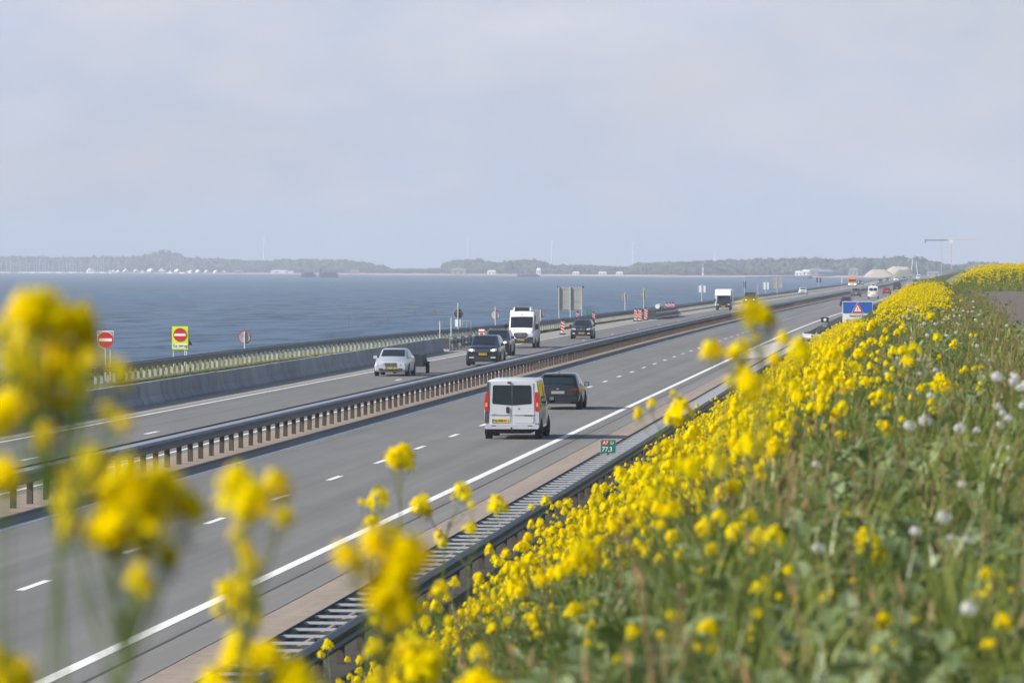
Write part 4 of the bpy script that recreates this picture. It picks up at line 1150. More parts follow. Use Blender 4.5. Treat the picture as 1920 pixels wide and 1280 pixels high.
# boats, houses and other small things over the water
def far_at(px, dd=40):
    p = G(px, shore(px), WATER_Z); d = Vector((p.x, p.y, 0)).normalized(); return p + d * dd, d
hull = MB().add([(-1.7,-5,.2),(1.7,-5,.2),(1.9,2,.3),(0,6,.5),(-1.9,2,.3),(-1.9,-5,1.5),(1.9,-5,1.5),(2.1,2,1.6),(0,7,1.9),(-2.1,2,1.6)], [(4,3,2,1,0),(5,6,7,8,9),(0,1,6,5),(1,2,7,6),(2,3,8,7),(3,4,9,8),(4,0,5,9)]).mesh('hull', 'house_white')
masts = {}
rb = random.Random(5)
for k, px in enumerate([2, 12, 20, 26, 38, 50, 56, 64, 69, 74, 80, 84, 91, 99, 111, 118, 125, 131, 137, 142, 152, 168, 171, 175, 179, 183, 187, 190, 194, 212, 222, 320, 343, 360]):
    p, d = far_at(px, rb.uniform(-45, -15))
    yt = rb.uniform(483, 494) if px < 200 else rb.uniform(487, 497)
    h = CH + (500 - yt) / FPX * p.y - WATER_Z
    t = thing('sailing_boat', 'moored sailing boat with a tall bare white mast before the wooded shore', 'boat', (p.x, p.y, WATER_Z), rb.uniform(0, 6), 'sailing boats in the far marina')
    link('hull', hull, t)
    MB().tube([(0,0,.5), (0,0,h)], .17, 5).build('mast', 'turbine_white', t)
for k, px in enumerate([170, 206, 214, 222, 236, 256, 267, 283, 304, 320, 333, 352, 358, 372, 388, 405, 420]):
    p, d = far_at(px, 25 + (k % 3) * 8)
    w = (9, 5.5, 5, 5, 7, 7, 5, 8, 9, 4, 7, 5, 5, 6, 5, 5, 5)[k]; h = w * .55
    t = thing('white_house', 'small white-roofed holiday house on the far shore behind the boats', 'house', (p.x, p.y, -1.6), rb.uniform(-.5, .5) + .5, 'white-roofed houses on the far shore')
    MB().box(-w/2, w/2, -w*.4, w*.4, 0, h*.45).build('wall', 'roof_grey' if k % 3 else 'house_white', t)
    MB().add([(-w*.55,-w*.45,h*.4),(w*.55,-w*.45,h*.4),(w*.55,w*.45,h*.4),(-w*.55,w*.45,h*.4),(-w*.1,-w*.4,h*1.2),(-w*.1,w*.4,h*1.2)], [(0,1,4),(2,3,5),(1,2,5,4),(3,0,4,5),(3,2,1,0)]).build('roof', 'house_white', t)
for px, w, h, m, lb in ((529, 25, 3.5, 'house_white', 'long low white building at the far waterside'), (447, 10, 3, 'house_brick', 'low brick house on the far shore'), (665, 9, 4, 'house_brick', 'small farmhouse among far trees'),
                        (860, 14, 6, 'house_brick', 'brown building at the wood edge on the far shore'), (922, 8, 4, 'house_white', 'pale pavilion roof on the far beach'), (1010, 4, 6, 'house_white', 'slender pale building behind the far beach'),
                        (1080, 6, 3, 'house_white', 'pale low house on the far shore'), (1130, 7, 3, 'house_white', 'white house above the far beach'), (1162, 6, 3, 'house_white', 'tiny white hut above the far beach'),
                        (1318, 1.2, 10, 'turbine_white', 'slim white tower before the far wood'), (1498, 6, 4, 'house_white', 'white house in the far village left of the truck'), (1512, 7, 5, 'house_white', 'white gabled house in the far village'), (1530, 10, 6, 'house_brick', 'brown house in the far village'),
                        (1548, 12, 5, 'hull_dark', 'dark blue shed in the far village'), (1600, 7, 6.5, 'sign_back', 'pale tall building behind the orange truck'), (1750, 10, 4, 'sign_back', 'pale hall at the end of the motorway'), (1800, 9, 4, 'sign_back', 'pale low hall left of the yellow mound')):
    p, d = far_at(px, 20)
    t = thing('far_building', lb, 'building', (p.x, p.y, -1.4))
    MB().box(-w/2, w/2, -4, 4, 0, h*.65).build('wall', m, t)
    MB().add([(-w*.54,-4.5,h*.65),(w*.54,-4.5,h*.65),(w*.54,4.5,h*.65),(-w*.54,4.5,h*.65),(-w*.4,0,h),(w*.4,0,h)], [(0,1,5,4),(2,3,4,5),(1,2,5),(3,0,4),(3,2,1,0)]).build('roof', 'roof_grey' if m != 'house_white' else 'house_white', t)
    for k in (-1, 1): MB().box(k*w*.22 - w*.07, k*w*.22 + w*.07, -4.06, -4.01, h*.2, h*.48).build('window', 'glass', t)
def barge(px0, px1, py, h, label):
    a, b = G(px0, py, WATER_Z), G(px1, py, WATER_Z); w = (b - a).length; c = (a + b) / 2
    t = thing('cargo_barge', label, 'ship', (c.x, c.y, WATER_Z), math.atan2((b-a).y, (b-a).x))
    MB().add([(-w*.48,-3,0),(w*.46,-3,0),(w*.46,3,0),(-w*.48,3,0),(-w*.5,-3.4,h*.7),(w*.5,-3.4,h*.62),(w*.5,3.4,h*.62),(-w*.5,3.4,h*.7)], [(3,2,1,0),(4,5,6,7),(0,1,5,4),(1,2,6,5),(2,3,7,6),(3,0,4,7)]).build('hull', 'hull_dark', t)
    MB().box(-w*.46, -w*.34, -2.5, 2.5, h*.7, h*1.6).build('wheelhouse', 'paint_grey', t)
    MB().box(-w*.3, w*.4, -2.4, 2.4, h*.64, h*.95).build('hatch_cover', 'hull_dark', t)
barge(565, 592, 520, 4.2, 'short dark barge at left of a pair on the lake')
barge(598, 635, 520.5, 4.4, 'longer dark barge at right of a pair on the lake')
barge(969, 1013, 519.5, 2.6, 'low dark cargo boat in front of the far beach')
a, b_ = G(1398, 522, WATER_Z), G(1520, 523, WATER_Z)
tag(MB().tube([(a.x, a.y, -2.2), ((a.x+b_.x)/2, (a.y+b_.y)/2, -1.9), (b_.x, b_.y, -1.6)], [.9, 1.3, 1.5], 8).build('breakwater', 'hull_dark'), 'dark straight breakwater crossing the water left of the village', 'breakwater')

def turbine(px, yt, yb, label, Dy=8600):
    p = D(px, 500, Dy); zt = D(px, yt + 12, Dy).z
    t = thing('wind_turbine', label, 'wind turbine', (p.x, Dy, -1), 0, 'wind turbines far behind the shore')
    MB().tube([(0,0,0), (0,0,zt)], [1.5, .9], 8).build('tower', 'turbine_white', t, 40)
    MB().box(-1.2, 1.2, -3, 3, zt - .5, zt + 2).build('nacelle', 'turbine_white', t)
    L = (12 + 2) / FPX * Dy
    for w in (0, 2.094, 4.189):       # rotor seen edge-on
        MB().add([(1.4, 0, zt + .8), (1.9, math.sin(w)*1.2, zt + .8), (1.6, math.sin(w + .05)*L, zt + .8 + math.cos(w)*L), (1.4, math.sin(w)*L, zt + .8 + math.cos(w)*L)], [(0,1,2,3)]).build('blade', 'turbine_white', t)
for px, yt, lb in ((495, 434, 'leftmost wind turbine above the far trees'), (878, 434, 'wind turbine left of centre above the brown building'), (1035, 440, 'wind turbine right of centre above the beach'), (1187, 441, 'wind turbine at the left end of the long wood'), (1340, 458, 'faint wind turbine above the long wood')):
    turbine(px, yt, 480, lb)
# tower cranes and sand heap where the motorway ends
Dy = 3150
p = D(1765, 500, Dy); z1 = D(1765, 450, Dy).z
t = thing('tower_crane', 'dark tower crane with a level jib above the end of the road', 'crane', (p.x, Dy, -.5))
MB().box(-.2, .2, -.2, .2, 0, z1 + 2.2).build('mast', 'galvanised_pale', t)
MB().box(-10.2, 4, -.3, .3, z1, z1 + .8).build('jib', 'crane_steel', t)
MB().box(-10.4, -9.3, -.5, .5, z1 - 1.3, z1 + .9).build('counterweight', 'crane_steel', t)
p = D(1784, 500, Dy)
t = thing('tower_crane', 'pale orange crane tower with a white cab right of the dark jib', 'crane', (p.x, Dy, -.5))
MB().box(-.22, .22, -.2, .2, 0, z1 - .5).build('mast', 'crane_orange', t)
MB().box(-1.1, .9, -.8, .8, z1 - 1.6, z1 + .4).build('cab', 'house_white', t)
MB().box(-2, 16, -.25, .25, z1 + .6, z1 + .9).build('jib', 'crane_orange', t)
def heap(px0, px1, y_top, label, m, Dy, skew=.5, name='sand_heap', yb=519):
    a, b = D(px0, yb, Dy), D(px1, yb, Dy); w = b.x - a.x; h = D((px0+px1)/2, y_top, Dy).z - a.z
    r = random.Random(int(px0)); vs = []; nx, ny = 14, 7
    for i in range(nx+1):
        for k in range(ny+1):
            u, v_ = i/nx, k/ny; uu = u/skew/2 if u < skew else .5 + (u-skew)/(1-skew)/2
            vs.append((w*(u-.5), w*.5*(v_-.5), h * max(0, min(1, 1.25*math.sin(math.pi*uu))) * math.sin(math.pi*v_) * r.uniform(.93, 1.03)))
    fs = [(i*(ny+1)+k, (i+1)*(ny+1)+k, (i+1)*(ny+1)+k+1, i*(ny+1)+k+1) for i in range(nx) for k in range(ny)]
    o = MB().add(vs, fs).build(name, m, smooth=60); o.location = ((a.x+b.x)/2, Dy, a.z)
    tag(o, label, 'heap')
heap(1618, 1680, 505, 'low pale sand heap above the white van', 'sand', 3150, .45)
heap(1648, 1718, 499, 'higher pale sand heap beside the far construction site', 'sand', 3250, .62)
heap(1672, 1722, 505, 'grassy grey-green mound in front of the sand heaps', 'far_field', 2950, .5, 'grassy_mound')
p = D(1712, 500, 3150)
t = thing('sheerlegs', 'pale leaning lattice legs above the far construction site', 'crane', (p.x, 3150, 0))
MB().tube([(-1.5,0,0), (-.2,0,10.5)], .22, 6).build('leg', 'house_white', t); MB().tube([(3,0,0), (1.8,0,9.5)], .16, 6).build('leg', 'house_white', t)
p = D(1487, 500, 4000)
t = thing('sheerlegs', 'small white leaning mast pair before the far wood', 'crane', (D(1411, 500, 4250).x, 4250, -1))
MB().tube([(-1,0,0), (-.8,0,9.5)], .45, 6).build('leg', 'house_white', t); MB().tube([(1.8,0,0), (-.4,0,8.5)], .4, 6).build('leg', 'house_white', t)
# fishing stakes in the lake
for k, (px, y0, y1) in enumerate(((653, 590, 614), (665, 593, 612), (707, 588, 611), (724, 585, 609), (753, 585, 608), (779, 577, 590), (789, 572, 587), (815, 581, 611), (830, 590, 606), (1036, 590, 604), (695, 599, 606))):
    p = G(px, y1, WATER_Z); h = (y1 - y0) / FPX * p.y
    t = thing('fishing_stake', 'thin dark fishing stake standing in the open lake', 'stake', p, 0, 'fishing stakes in the lake')
    MB().tube([(0,0,-.3), (random.uniform(-.06,.06),0,h)], [.05,.04], 6).build('stake', 'timber_stake', t)
    if k in (0, 3, 7): MB().box(-.16, .16, -.03, .03, h*.72, h).build('flag', 'timber_stake', t)

# ------------------------------------------------------------------ plants: prototype pieces
def petal_flower(m, c, nrm, s, r, mi=0):
    n_ = nrm.normalized(); a = n_.orthogonal().normalized(); b = n_.cross(a); w = r.uniform(0, 6.28)
    a, b = a*math.cos(w)+b*math.sin(w), b*math.cos(w)-a*math.sin(w)
    for k in range(4):
        q = k * math.pi/2 + r.uniform(-.15, .15); u = a*math.cos(q)+b*math.sin(q); v = b*math.cos(q)-a*math.sin(q)
        lift = n_ * r.uniform(-.1, .35)
        m.add([c, c + (u*.55 + v*.32 + lift*.5)*s, c + (u*1.0 + v*.34 + lift)*s, c + (u*1.0 - v*.34 + lift)*s, c + (u*.55 - v*.32 + lift*.5)*s], [(0,1,2,3,4)], mi)
def head_mesh(seed, n=26, Rh=.030):
    "raceme: loose open flowers down the stalk, buds at the tip"
    r = random.Random(seed); m = MB()
    for i in range(n):
        f = (i + .5) / n; ph = i*2.39996 + r.uniform(-.5,.5)
        z = Rh * (.55 - 1.75*f + r.uniform(-.15,.15)); rad = Rh * (.35 + .95*math.sqrt(f)) * r.uniform(.65, 1.2)
        c = Vector((rad*math.cos(ph), rad*math.sin(ph), z)); d = Vector((math.cos(ph), math.sin(ph), .9 - 1.0*f + r.uniform(-.3,.4)))
        petal_flower(m, c, d.normalized(), Rh * r.uniform(.40, .60), r, 0 if r.random() < .82 else 1)
        m.tube([(0, 0, z - Rh*.5), c], [.0012,.0009], 3, 2, cap=False)
    for i in range(9):
        c = Vector((r.uniform(-.32,.32), r.uniform(-.32,.32), r.uniform(.45,.85)))*Rh; s_ = Rh*.12
        m.add([c+Vector((s_,0,0)), c+Vector((-s_*.5,s_*.87,0)), c+Vector((-s_*.5,-s_*.87,0)), c+Vector((0,0,s_*2)), c-Vector((0,0,s_))], [(0,1,3),(1,2,3),(2,0,3),(1,0,4),(2,1,4),(0,2,4)], 2)
    m.tube([(0,0,-Rh*2.2), (0,0,Rh*.5)], [.0016,.0011], 3, 2, cap=False)
    return m
HM = ['petal', 'petal_deep', 'bud']
heads = [head_mesh(s, n).mesh('flower_head', HM) for s, n in ((1, 34), (2, 28), (3, 24), (4, 38), (5, 15))]
def leaf_geo(m, base, d, L, w, mi=0, r=random, droop=.5):
    d = Vector(d).normalized(); side = d.cross(Vector((0,0,1)))
    side = side.normalized() if side.length > 1e-3 else Vector((1,0,0)); up = side.cross(d)
    pts = []; base = Vector(base)
    for k, (t_, ww) in enumerate(((0,.12),(.3,.8),(.6,1.0),(.85,.6),(1,.05))):
        c = base + d*L*t_ - Vector((0,0,1))*L*droop*t_*t_ + up*.02*L*r.uniform(-1,1)
        pts += [c - side*w*ww*.5 + up*w*.12*ww, c, c + side*w*ww*.5 + up*w*.12*ww]
    m.add(pts, [(3*k, 3*k+1, 3*k+4, 3*k+3) for k in range(4)] + [(3*k+1, 3*k+2, 3*k+5, 3*k+4) for k in range(4)], mi)
def plant_layout(seed, h):
    "main stem points and branch tips with head sizes"
    r = random.Random(seed); lean = Vector((r.uniform(-.12,.16), r.uniform(-.12,.12), 0))
    main = [Vector((0,0,0)), lean*.3*h + Vector((0,0,.4*h)), lean*.7*h + Vector((0,0,.75*h)), lean*h + Vector((0,0,h))]
    br = []
    for k in range(r.randint(4, 8)):
        t_ = r.uniform(.42, .85); i = 1 if t_ < .75 else 2
        b0 = main[i-1].lerp(main[i], .5) if t_ < .55 else main[i]; az = r.uniform(0, 6.28); ln = r.uniform(.14, .34)*h
        tip = b0 + Vector((math.cos(az)*ln*.55, math.sin(az)*ln*.55, ln*r.uniform(.7,1.1)))
        if tip.z > h*1.02: tip.z = h*r.uniform(.85, 1.0)
        br.append((b0, tip, r.uniform(.65, 1.1)))
    return main, br, r
def stems_geo(m, main, br, mi=0, r0=.0055):
    m.tube(main, [r0, r0*.8, r0*.6, r0*.4], 5, mi, cap=False)
    for b0, tip, _ in br:
        mid = b0.lerp(tip, .5) + Vector((0,0,-.012)); m.tube([b0, mid, tip], [r0*.55, r0*.45, r0*.3], 4, mi, cap=False)
def merge_mesh(m, me, M, mi):
    n = len(m.v); m.v += [tuple(M @ v.co) for v in me.vertices]
    for p_ in me.polygons: m.f.append(tuple(i + n for i in p_.vertices)); m.m.append(mi[p_.material_index])
def whole_plant(seed, h):
    main, br, r = plant_layout(seed, h); m = MB()
    stems_geo(m, main, br, 3)
    tips = [(main[-1], 1.15)] + [(t_, s) for _, t_, s in br]
    for t_, s in tips:
        merge_mesh(m, r.choice(heads), Matrix.Translation(t_) @ Matrix.Rotation(r.uniform(0,6.28), 4, 'Z') @ Matrix.Scale(s, 4), [0,1,2])
        for k in range(4):        # pods and spent stalks below the head
            az = r.uniform(0, 6.28); z0 = t_ - Vector((0,0,r.uniform(.03,.11)))
            m.tube([z0, z0 + Vector((math.cos(az)*.03, math.sin(az)*.03, .03))], [.0012,.0008], 3, 3, cap=False)
    for k in range(r.randint(4, 7)):
        az = r.uniform(0, 6.28); z = r.uniform(.05, .6)*h
        leaf_geo(m, (main[1]*(z/(.4*h)) if z < .4*h else Vector((main[1].x, main[1].y, z))), (math.cos(az), math.sin(az), .5), r.uniform(.08,.2), r.uniform(.03,.06), 4, r)
    return m.mesh('mustard_plant', HM + ['stem', 'leaf'])
wholes = [whole_plant(100 + k, h) for k, h in enumerate((.62, .72, .8, .9, .68, .55, .75))]

# ---- nearest plants: each a thing with stem, leaves and flower heads
leafp = []
for k in range(4):
    m = MB(); leaf_geo(m, (0,0,0), (1,0,.45), .17, .05, 0, random.Random(k)); leafp.append(m.mesh('leaf', 'leaf'))
def mustard(base, tips, label, group, seed=0, r0=.005, leaves=3, stem_m='stem', join=None):
    "tips: list of (world point, head scale)"
    r = random.Random(seed); base = Vector(base)
    t = thing('mustard_plant', label, 'flower', base, 0, group)
    tips = [(Vector(p_) - base, s) for p_, s in tips]
    cz = sum((p_.z for p_, _ in tips)) / len(tips); cx = sum((p_.x for p_, _ in tips)) / len(tips); cy = sum((p_.y for p_, _ in tips)) / len(tips)
    low = min(p_.z for p_, _ in tips); j = join if join is not None else .22
    top = Vector((cx, cy, cz)); m = MB()
    kn = [Vector((0,0,0)), top*.35 + Vector((r.uniform(-.02,.02),0,-.02)), Vector((top.x*.8, top.y*.8, max(.1, low - j))), Vector((top.x, top.y, max(.12, low - j*.35)))]
    m.tube(kn, [r0*1.3, r0*1.1, r0, r0*.8], 6, 0, cap=False)
    for p_, s in tips:
        b0 = kn[2].lerp(kn[3], r.uniform(0, 1)); mid = b0.lerp(p_, .5) + Vector((r.uniform(-.01,.01), 0, -.015))
        m.tube([b0, mid, p_], [r0*.6, r0*.5, r0*.35], 5, 0, cap=False)
        for k in range(5):
            az = r.uniform(0, 6.28); z0 = p_ - Vector((0,0,r.uniform(.035,.12)*s))
            m.tube([z0, z0 + Vector((math.cos(az)*.03, math.sin(az)*.03, .028))*s], [.0013,.0009], 3, 0, cap=False)
    m.build('stem', stem_m, t)
    for p_, s in tips:
        o = link('flower_head', heads[r.randrange(5)], t); o.location = p_; o.scale = (s, s, s); o.rotation_euler = (r.uniform(-.4,.4), r.uniform(-.4,.4), r.uniform(0, 6.28))
    for k in range(leaves):
        o = link('leaf', leafp[r.randrange(4)], t); z = r.uniform(.1, .55)
        o.location = top * z; o.rotation_euler = (0, 0, r.uniform(0, 6.28)); o.scale = [r.uniform(.7, 1.4)]*3
    return t
def hs(dpx, y):
    "head scale that shows dpx photo pixels wide at distance y, lens blur taken off"
    return max(.35, (dpx - .45*.0355*FPX/y) * y / FPX / .056)
FG = 'foreground mustard plants close to the lens'
fore = [
 ('big blurred yellow mustard plant rising over the water at the left edge', 6.4, [(72,578,92),(118,600,88),(38,655,88),(112,668,92),(150,585,70),(60,735,85),(15,755,80),(165,630,60),(135,745,60),(90,560,70)]),
 ('blurred mustard sprays hanging below the tall plant at the left edge', 6.1, [(140,700,55),(85,803,48),(205,765,52),(225,690,40),(168,665,42),(10,610,40)]),
 ('blurred mustard plant with a broad head over the near lane at left', 6.3, [(170,862,88),(135,900,80),(245,890,96),(300,905,90),(232,975,108),(290,975,80),(345,935,82),(130,972,58),(318,1040,56),(262,1072,60),(200,930,80)]),
 ('blurred mustard sprig cut off at the left edge of the frame', 6.2, [(2,880,80),(12,1255,92),(45,1250,60),(-20,1230,80)]),
 ('blurred slender mustard plant over the dashed lane line', 7.6, [(450,905,86),(478,925,70),(520,895,56),(530,960,48),(446,1000,46),(466,1046,48)]),
 ('slender mustard plant with a head over the white edge line', 9.5, [(447,1105,80),(420,1095,40),(465,1150,34)]),
 ('blurred mustard plant low at the bottom left by the edge line', 8.0, [(445,1210,72),(500,1220,66),(548,1262,92),(400,1268,66),(475,1265,50)]),
 ('large blurred mustard head before the near guardrail', 7.6, [(730,1008,96),(770,1030,78),(650,1032,58),(728,1085,84),(742,1140,70),(705,1015,60)]),
 ('mustard plant standing alone over the dark lane left of the guardrail', 19, [(755,848,46),(738,860,26),(765,868,22),(745,872,18)]),
 ('mustard plant with several small heads across the white edge line', 21, [(708,925,40),(690,940,18),(700,972,28),(716,935,26),(678,938,14)]),
 ('mustard plant reaching from the guardrail over the edge line', 23, [(790,940,38),(800,955,20),(865,915,34),(873,928,20),(885,945,20)]),
 ('mustard plant beside the crossbars of the near guardrail', 26, [(932,940,34),(882,985,26),(826,1000,26),(828,1015,20),(945,950,14)]),
 ('big blurred round mustard head over the far carriageway', 10.5, [(1415,578,54),(1428,585,40),(1447,598,30)]),
 ('round mustard heads over the lane dashes right of centre', 13.5, [(1336,650,42),(1390,650,44),(1375,660,30),(1417,630,24)]),
 ('mustard plant with heads around the concrete apron', 15, [(1470,630,30),(1455,668,30),(1500,648,42),(1395,700,50),(1410,718,46),(1365,712,22)]),
 ('mustard heads leaning over the hard shoulder right of the dark car', 24, [(1262,735,16),(1222,752,20),(1197,768,20),(1195,777,18),(1275,762,42),(1265,775,34)]),
 ('blurred mustard plant at the bottom edge below the guardrail', 13, [(770,1225,92),(800,1240,60),(705,1208,40),(715,1270,50)]),
 ('blurred mustard head at the bottom edge of the frame', 12, [(897,1272,66),(870,1290,50),(930,1290,50)]),
 ('mustard plant with bright heads at the lower left of the bank', 20, [(825,1100,34),(800,1165,28),(765,1205,30),(840,1160,22),(700,1160,24)]),
]
for i, (lb, y, tips) in enumerate(fore):
    pts_ = [(D(px, py, y + random.uniform(-.06,.06)*(y/8)), hs(d_, y)) for px, py, d_ in tips]
    if y < 12:      # fuller clusters: extra florets beside every head
        pts_ += [(q + Vector((random.uniform(-.022,.022), random.uniform(-.03,.03), random.uniform(-.026,.012))), s_*random.uniform(.6,.9)) for q, s_ in pts_]
    cx = sum(q.x for q, _ in pts_)/len(pts_)
    bx = cx + random.uniform(-.12, .12) - .05
    mustard((bx, y + random.uniform(-.1,.1), bank_z(bx, y)), pts_, lb, FG, 300 + i, .0034 if y < 12 else .0038, 3, 'stem', join=.16)

# prototypes for the near bank, then copies
PL = 'yellow flowering mustard plant on the near part of the grassy bank'
PGR = 'mustard plants on the near bank'
def near_proto(seed):
    r = random.Random(seed); h = r.uniform(.5, .85); main, br, r2 = plant_layout(seed, h)
    br = br[:5]
    t = thing('mustard_plant', PL, 'flower', (0,0,0), 0, PGR)
    m = MB(); stems_geo(m, main, br, 0, .005); m.build('stem', 'stem', t)
    for p_, s in [(main[-1], 1.2)] + [(q, s) for _, q, s in br]:
        o = link('flower_head', heads[r.randrange(5)], t); o.location = p_; o.scale = [s*1.05]*3; o.rotation_euler = (r.uniform(-.4,.4), r.uniform(-.4,.4), r.uniform(0,6.28))
    m = MB()
    for k in range(5):
        az = r.uniform(0, 6.28); leaf_geo(m, (main[1].x*.6, main[1].y*.6, r.uniform(.04,.5)*h), (math.cos(az), math.sin(az), .5), r.uniform(.1,.2), r.uniform(.03,.06), 0, r)
    m.build('leaves', 'leaf', t)
    return t
def copy_tree(o, parent=None):
    c = o.copy(); S.collection.objects.link(c)
    if parent is not None: c.parent = parent
    for ch in o.children: copy_tree(ch, c)
    return c
protos = [near_proto(500 + k) for k in range(9)]
used = set(); cnt = 0; tries = 0
r = random.Random(77)
while cnt < 265 and tries < 20000:
    tries += 1
    y = 17 + 48 * r.random() ** .8; X = r.uniform(-4.6, .5)
    px = 1737 + X / y * FPX
    if not (560 < px < 1890): continue
    dens = 1.0 if 1180 < px < 1600 else (.35 if px <= 1180 else .16)
    if px > 1240 and y < 26: dens *= .35
    if X > -.45: dens *= .35
    if 1330 < px < 1580 and y > 24: dens = 1.0
    if r.random() > dens: continue
    k = r.randrange(9)
    o = protos[k] if k not in used else copy_tree(protos[k]); used.add(k)
    s = r.uniform(.6, 1.05); o.location = (X, y, bank_z(X, y) - .02); o.scale = (s, s, s); o.rotation_euler = (r.uniform(-.1,.1), r.uniform(-.05,.15), r.uniform(0, 6.28)); cnt += 1

# ---- scattered single heads standing in the green lower bank
def hit(px, py, h):
    y = 12.0
    while y < 110:
        p = D(px, py, y)
        if p.z - bank_z(p.x, y) < h: return p
        y += .4
    return None
for k, (px, py, d_) in enumerate(((1625,1005,46),(1425,1003,40),(1260,1000,28),(1335,1025,28),(1040,1082,30),(940,1132,30),(1075,1137,26),(1330,1170,32),(1420,1146,20),(1655,1156,32),(1850,1072,28),(1872,1076,26),(1360,918,42),(1400,880,34),
        (1765,715,38),(1700,672,24),(1310,930,30),(1450,835,46),(1440,800,50),(1245,885,24),(1180,945,24),(1120,1005,22),(985,1045,22),(1010,1190,26),(880,1190,24),(1260,1150,18),(1110,1170,26),(1185,1180,18),(1480,1065,18),(1880,1160,34),(1790,640,18),(1660,795,24),(1640,740,20),(1590,700,40))):
    p = hit(px, py, .34)
    if p is None: continue
    tips = [(p, max(.5, (d_ - 6) * p.y / FPX / .062))]
    for q in range(2): tips.append((p + Vector((random.uniform(-.05,.05), random.uniform(-.05,.05), random.uniform(-.10,-.03))), tips[0][1]*random.uniform(.4,.7)))
    bx = p.x + random.uniform(-.03, .03)
    mustard((bx, p.y, bank_z(bx, p.y)), tips, 'short mustard plant with one round yellow head among the green bank weeds', 'short mustard plants in the green lower bank', 800 + k, .003, 2, 'stem', join=.1)
# ---- small yellow dandelions low in the grass
DL = 'small low yellow dandelion flower among the green leaves of the near bank'
dfl = MB(); _r = random.Random(3)
for k in range(26):
    az = k*2.39996; f = (k+.5)/26; d = Vector((math.cos(az), math.sin(az), .15 + .9*(1-f))).normalized(); sd = Vector((-math.sin(az), math.cos(az), 0)); L_ = .010 + .012*f
    dfl.add([sd*.0012, d*L_ + sd*.0028, d*L_*1.08, d*L_ - sd*.0028, -sd*.0012], [(0,1,2,3,4)], k % 3 == 0)
dfl = dfl.mesh('flower_head', ['petal', 'petal_deep'])
dst = MB().tube([(0,0,0), (.01,0,.5), (0,0,1)], [.0028,.0026,.0022], 5, 0, cap=False).mesh('stalk', 'stem')
_k = 0
while _k < 48:
    y = 16 + 26*_r.random(); px = _r.uniform(640, 1910); X = (px - 1737)/FPX*y
    if not -3.6 < X < .6: continue
    h = _r.uniform(.16, .32); z = bank_z(X, y); t = thing('dandelion', DL, 'flower', (X, y, z), 0, 'yellow dandelions on the near bank')
    o = link('stalk', dst, t); o.scale = (1, 1, h)
    o = link('flower_head', dfl, t); o.location = (0, 0, h); o.scale = [_r.uniform(.9, 1.5)]*3; o.rotation_euler = (_r.uniform(-.3,.8), _r.uniform(-.6,.3), _r.uniform(0,6)); _k += 1
# ---- dandelion clocks
def clock_mesh(seed, Rr=.027, n=135):
    r = random.Random(seed); m = MB()
    for i in range(n):
        z = 1 - 2*(i+.5)/n; ph = i*2.39996; q = math.sqrt(max(0, 1-z*z)); d = Vector((q*math.cos(ph), q*math.sin(ph), z)); a = d.orthogonal().normalized(); b = d.cross(a)
        c = d*Rr*r.uniform(.8,1.1); s = Rr*.155
        if seed and d.x * (1 if seed == 1 else -1) + d.z > 1.05: continue
        m.add([c+a*s, c+b*s, c-a*s, c-b*s], [(0,1,2,3)])
        if i % 2 == 0: m.add([d*Rr*.15 + a*.0006, d*Rr*.15 - a*.0006, c], [(0,1,2)])
    m.add([tuple(Vector(v)*Rr*.25) for v in ((1,0,0),(0,1,0),(-1,0,0),(0,-1,0),(0,0,1),(0,0,-1))], [(0,1,4),(1,2,4),(2,3,4),(3,0,4),(1,0,5),(2,1,5),(3,2,5),(0,3,5)])
    return m.mesh('seed_head', 'fluff')
clocks = [clock_mesh(k) for k in range(3)]
stalks = []
for k in range(4):
    m = MB(); rr_ = random.Random(k); m.tube([(0,0,0), (rr_.uniform(-.04,.04), 0, .5), (0,0,1)], [.0045,.0042,.0036], 5, 0, cap=False); stalks.append(m.mesh('stalk', 'stem_dry' if k % 2 else 'stem'))
def dandelion(px, py, y, size, label, group, r):
    p = D(px, py, y); z = bank_z(p.x, y)
    h = max(.1, p.z - z)
    t = thing('dandelion_clock', label, 'flower', (p.x, y, z), 0, group)
    o = link('stalk', stalks[r.randrange(4)], t); o.scale = (1, 1, h)
    o = link('seed_head', clocks[r.randrange(3)], t); o.location = (0, 0, h); s = size * y / FPX / .054; o.scale = (s, s, s*.92); o.rotation_euler = (0, 0, r.uniform(0,6))
    return t
r = random.Random(9)
named = [(1706,798,27,24,'left one of the two large white dandelion clocks on the bank'), (1735,789,27,26,'right one of the two large white dandelion clocks on the bank'), (1799,802,27,24,'white dandelion clock right of the large pair'),
         (1831,806,27,15,'small white dandelion clock beside the third clock'), (1770,969,22,30,'pale dandelion clock in the middle right of the bank'), (1535,1027,22,24,'pale dandelion clock among green leaves left of the round mustard head'),
         (1716,995,22,20,'small pale dandelion clock on a thick stalk'), (1783,1007,22,14,'small half-blown dandelion clock at right'), (1812,1010,22,18,'half-blown dandelion clock beside the small one at right'),
         (1817,1140,20,32,'largest pale dandelion clock near the lower right corner'), (1196,1068,26,14,'lone dandelion clock low on the left of the bank'), (1803,908,24,15,'dandelion clock below the large pair at right'),
         (1340,950,24,12,'tiny dandelion clock among the yellow heads at left'), (1530,870,25,16,'dandelion clock just below the dense yellow flowers'), (1745,742,34,16,'dandelion clock above the large white pair')]
for px, py, y, s, lb in named:
    q_ = hit(px, py, .36)
    dandelion(px, py, q_.y if q_ else y, s, lb, 'dandelion clocks on the near bank', r)
for k in range(16):
    dandelion(r.uniform(1868, 1925), r.uniform(690, 880), r.uniform(26, 34), r.uniform(13, 22), 'white dandelion clock in the cluster at the right edge by the path', 'dandelion clocks clustered at the right edge', r)
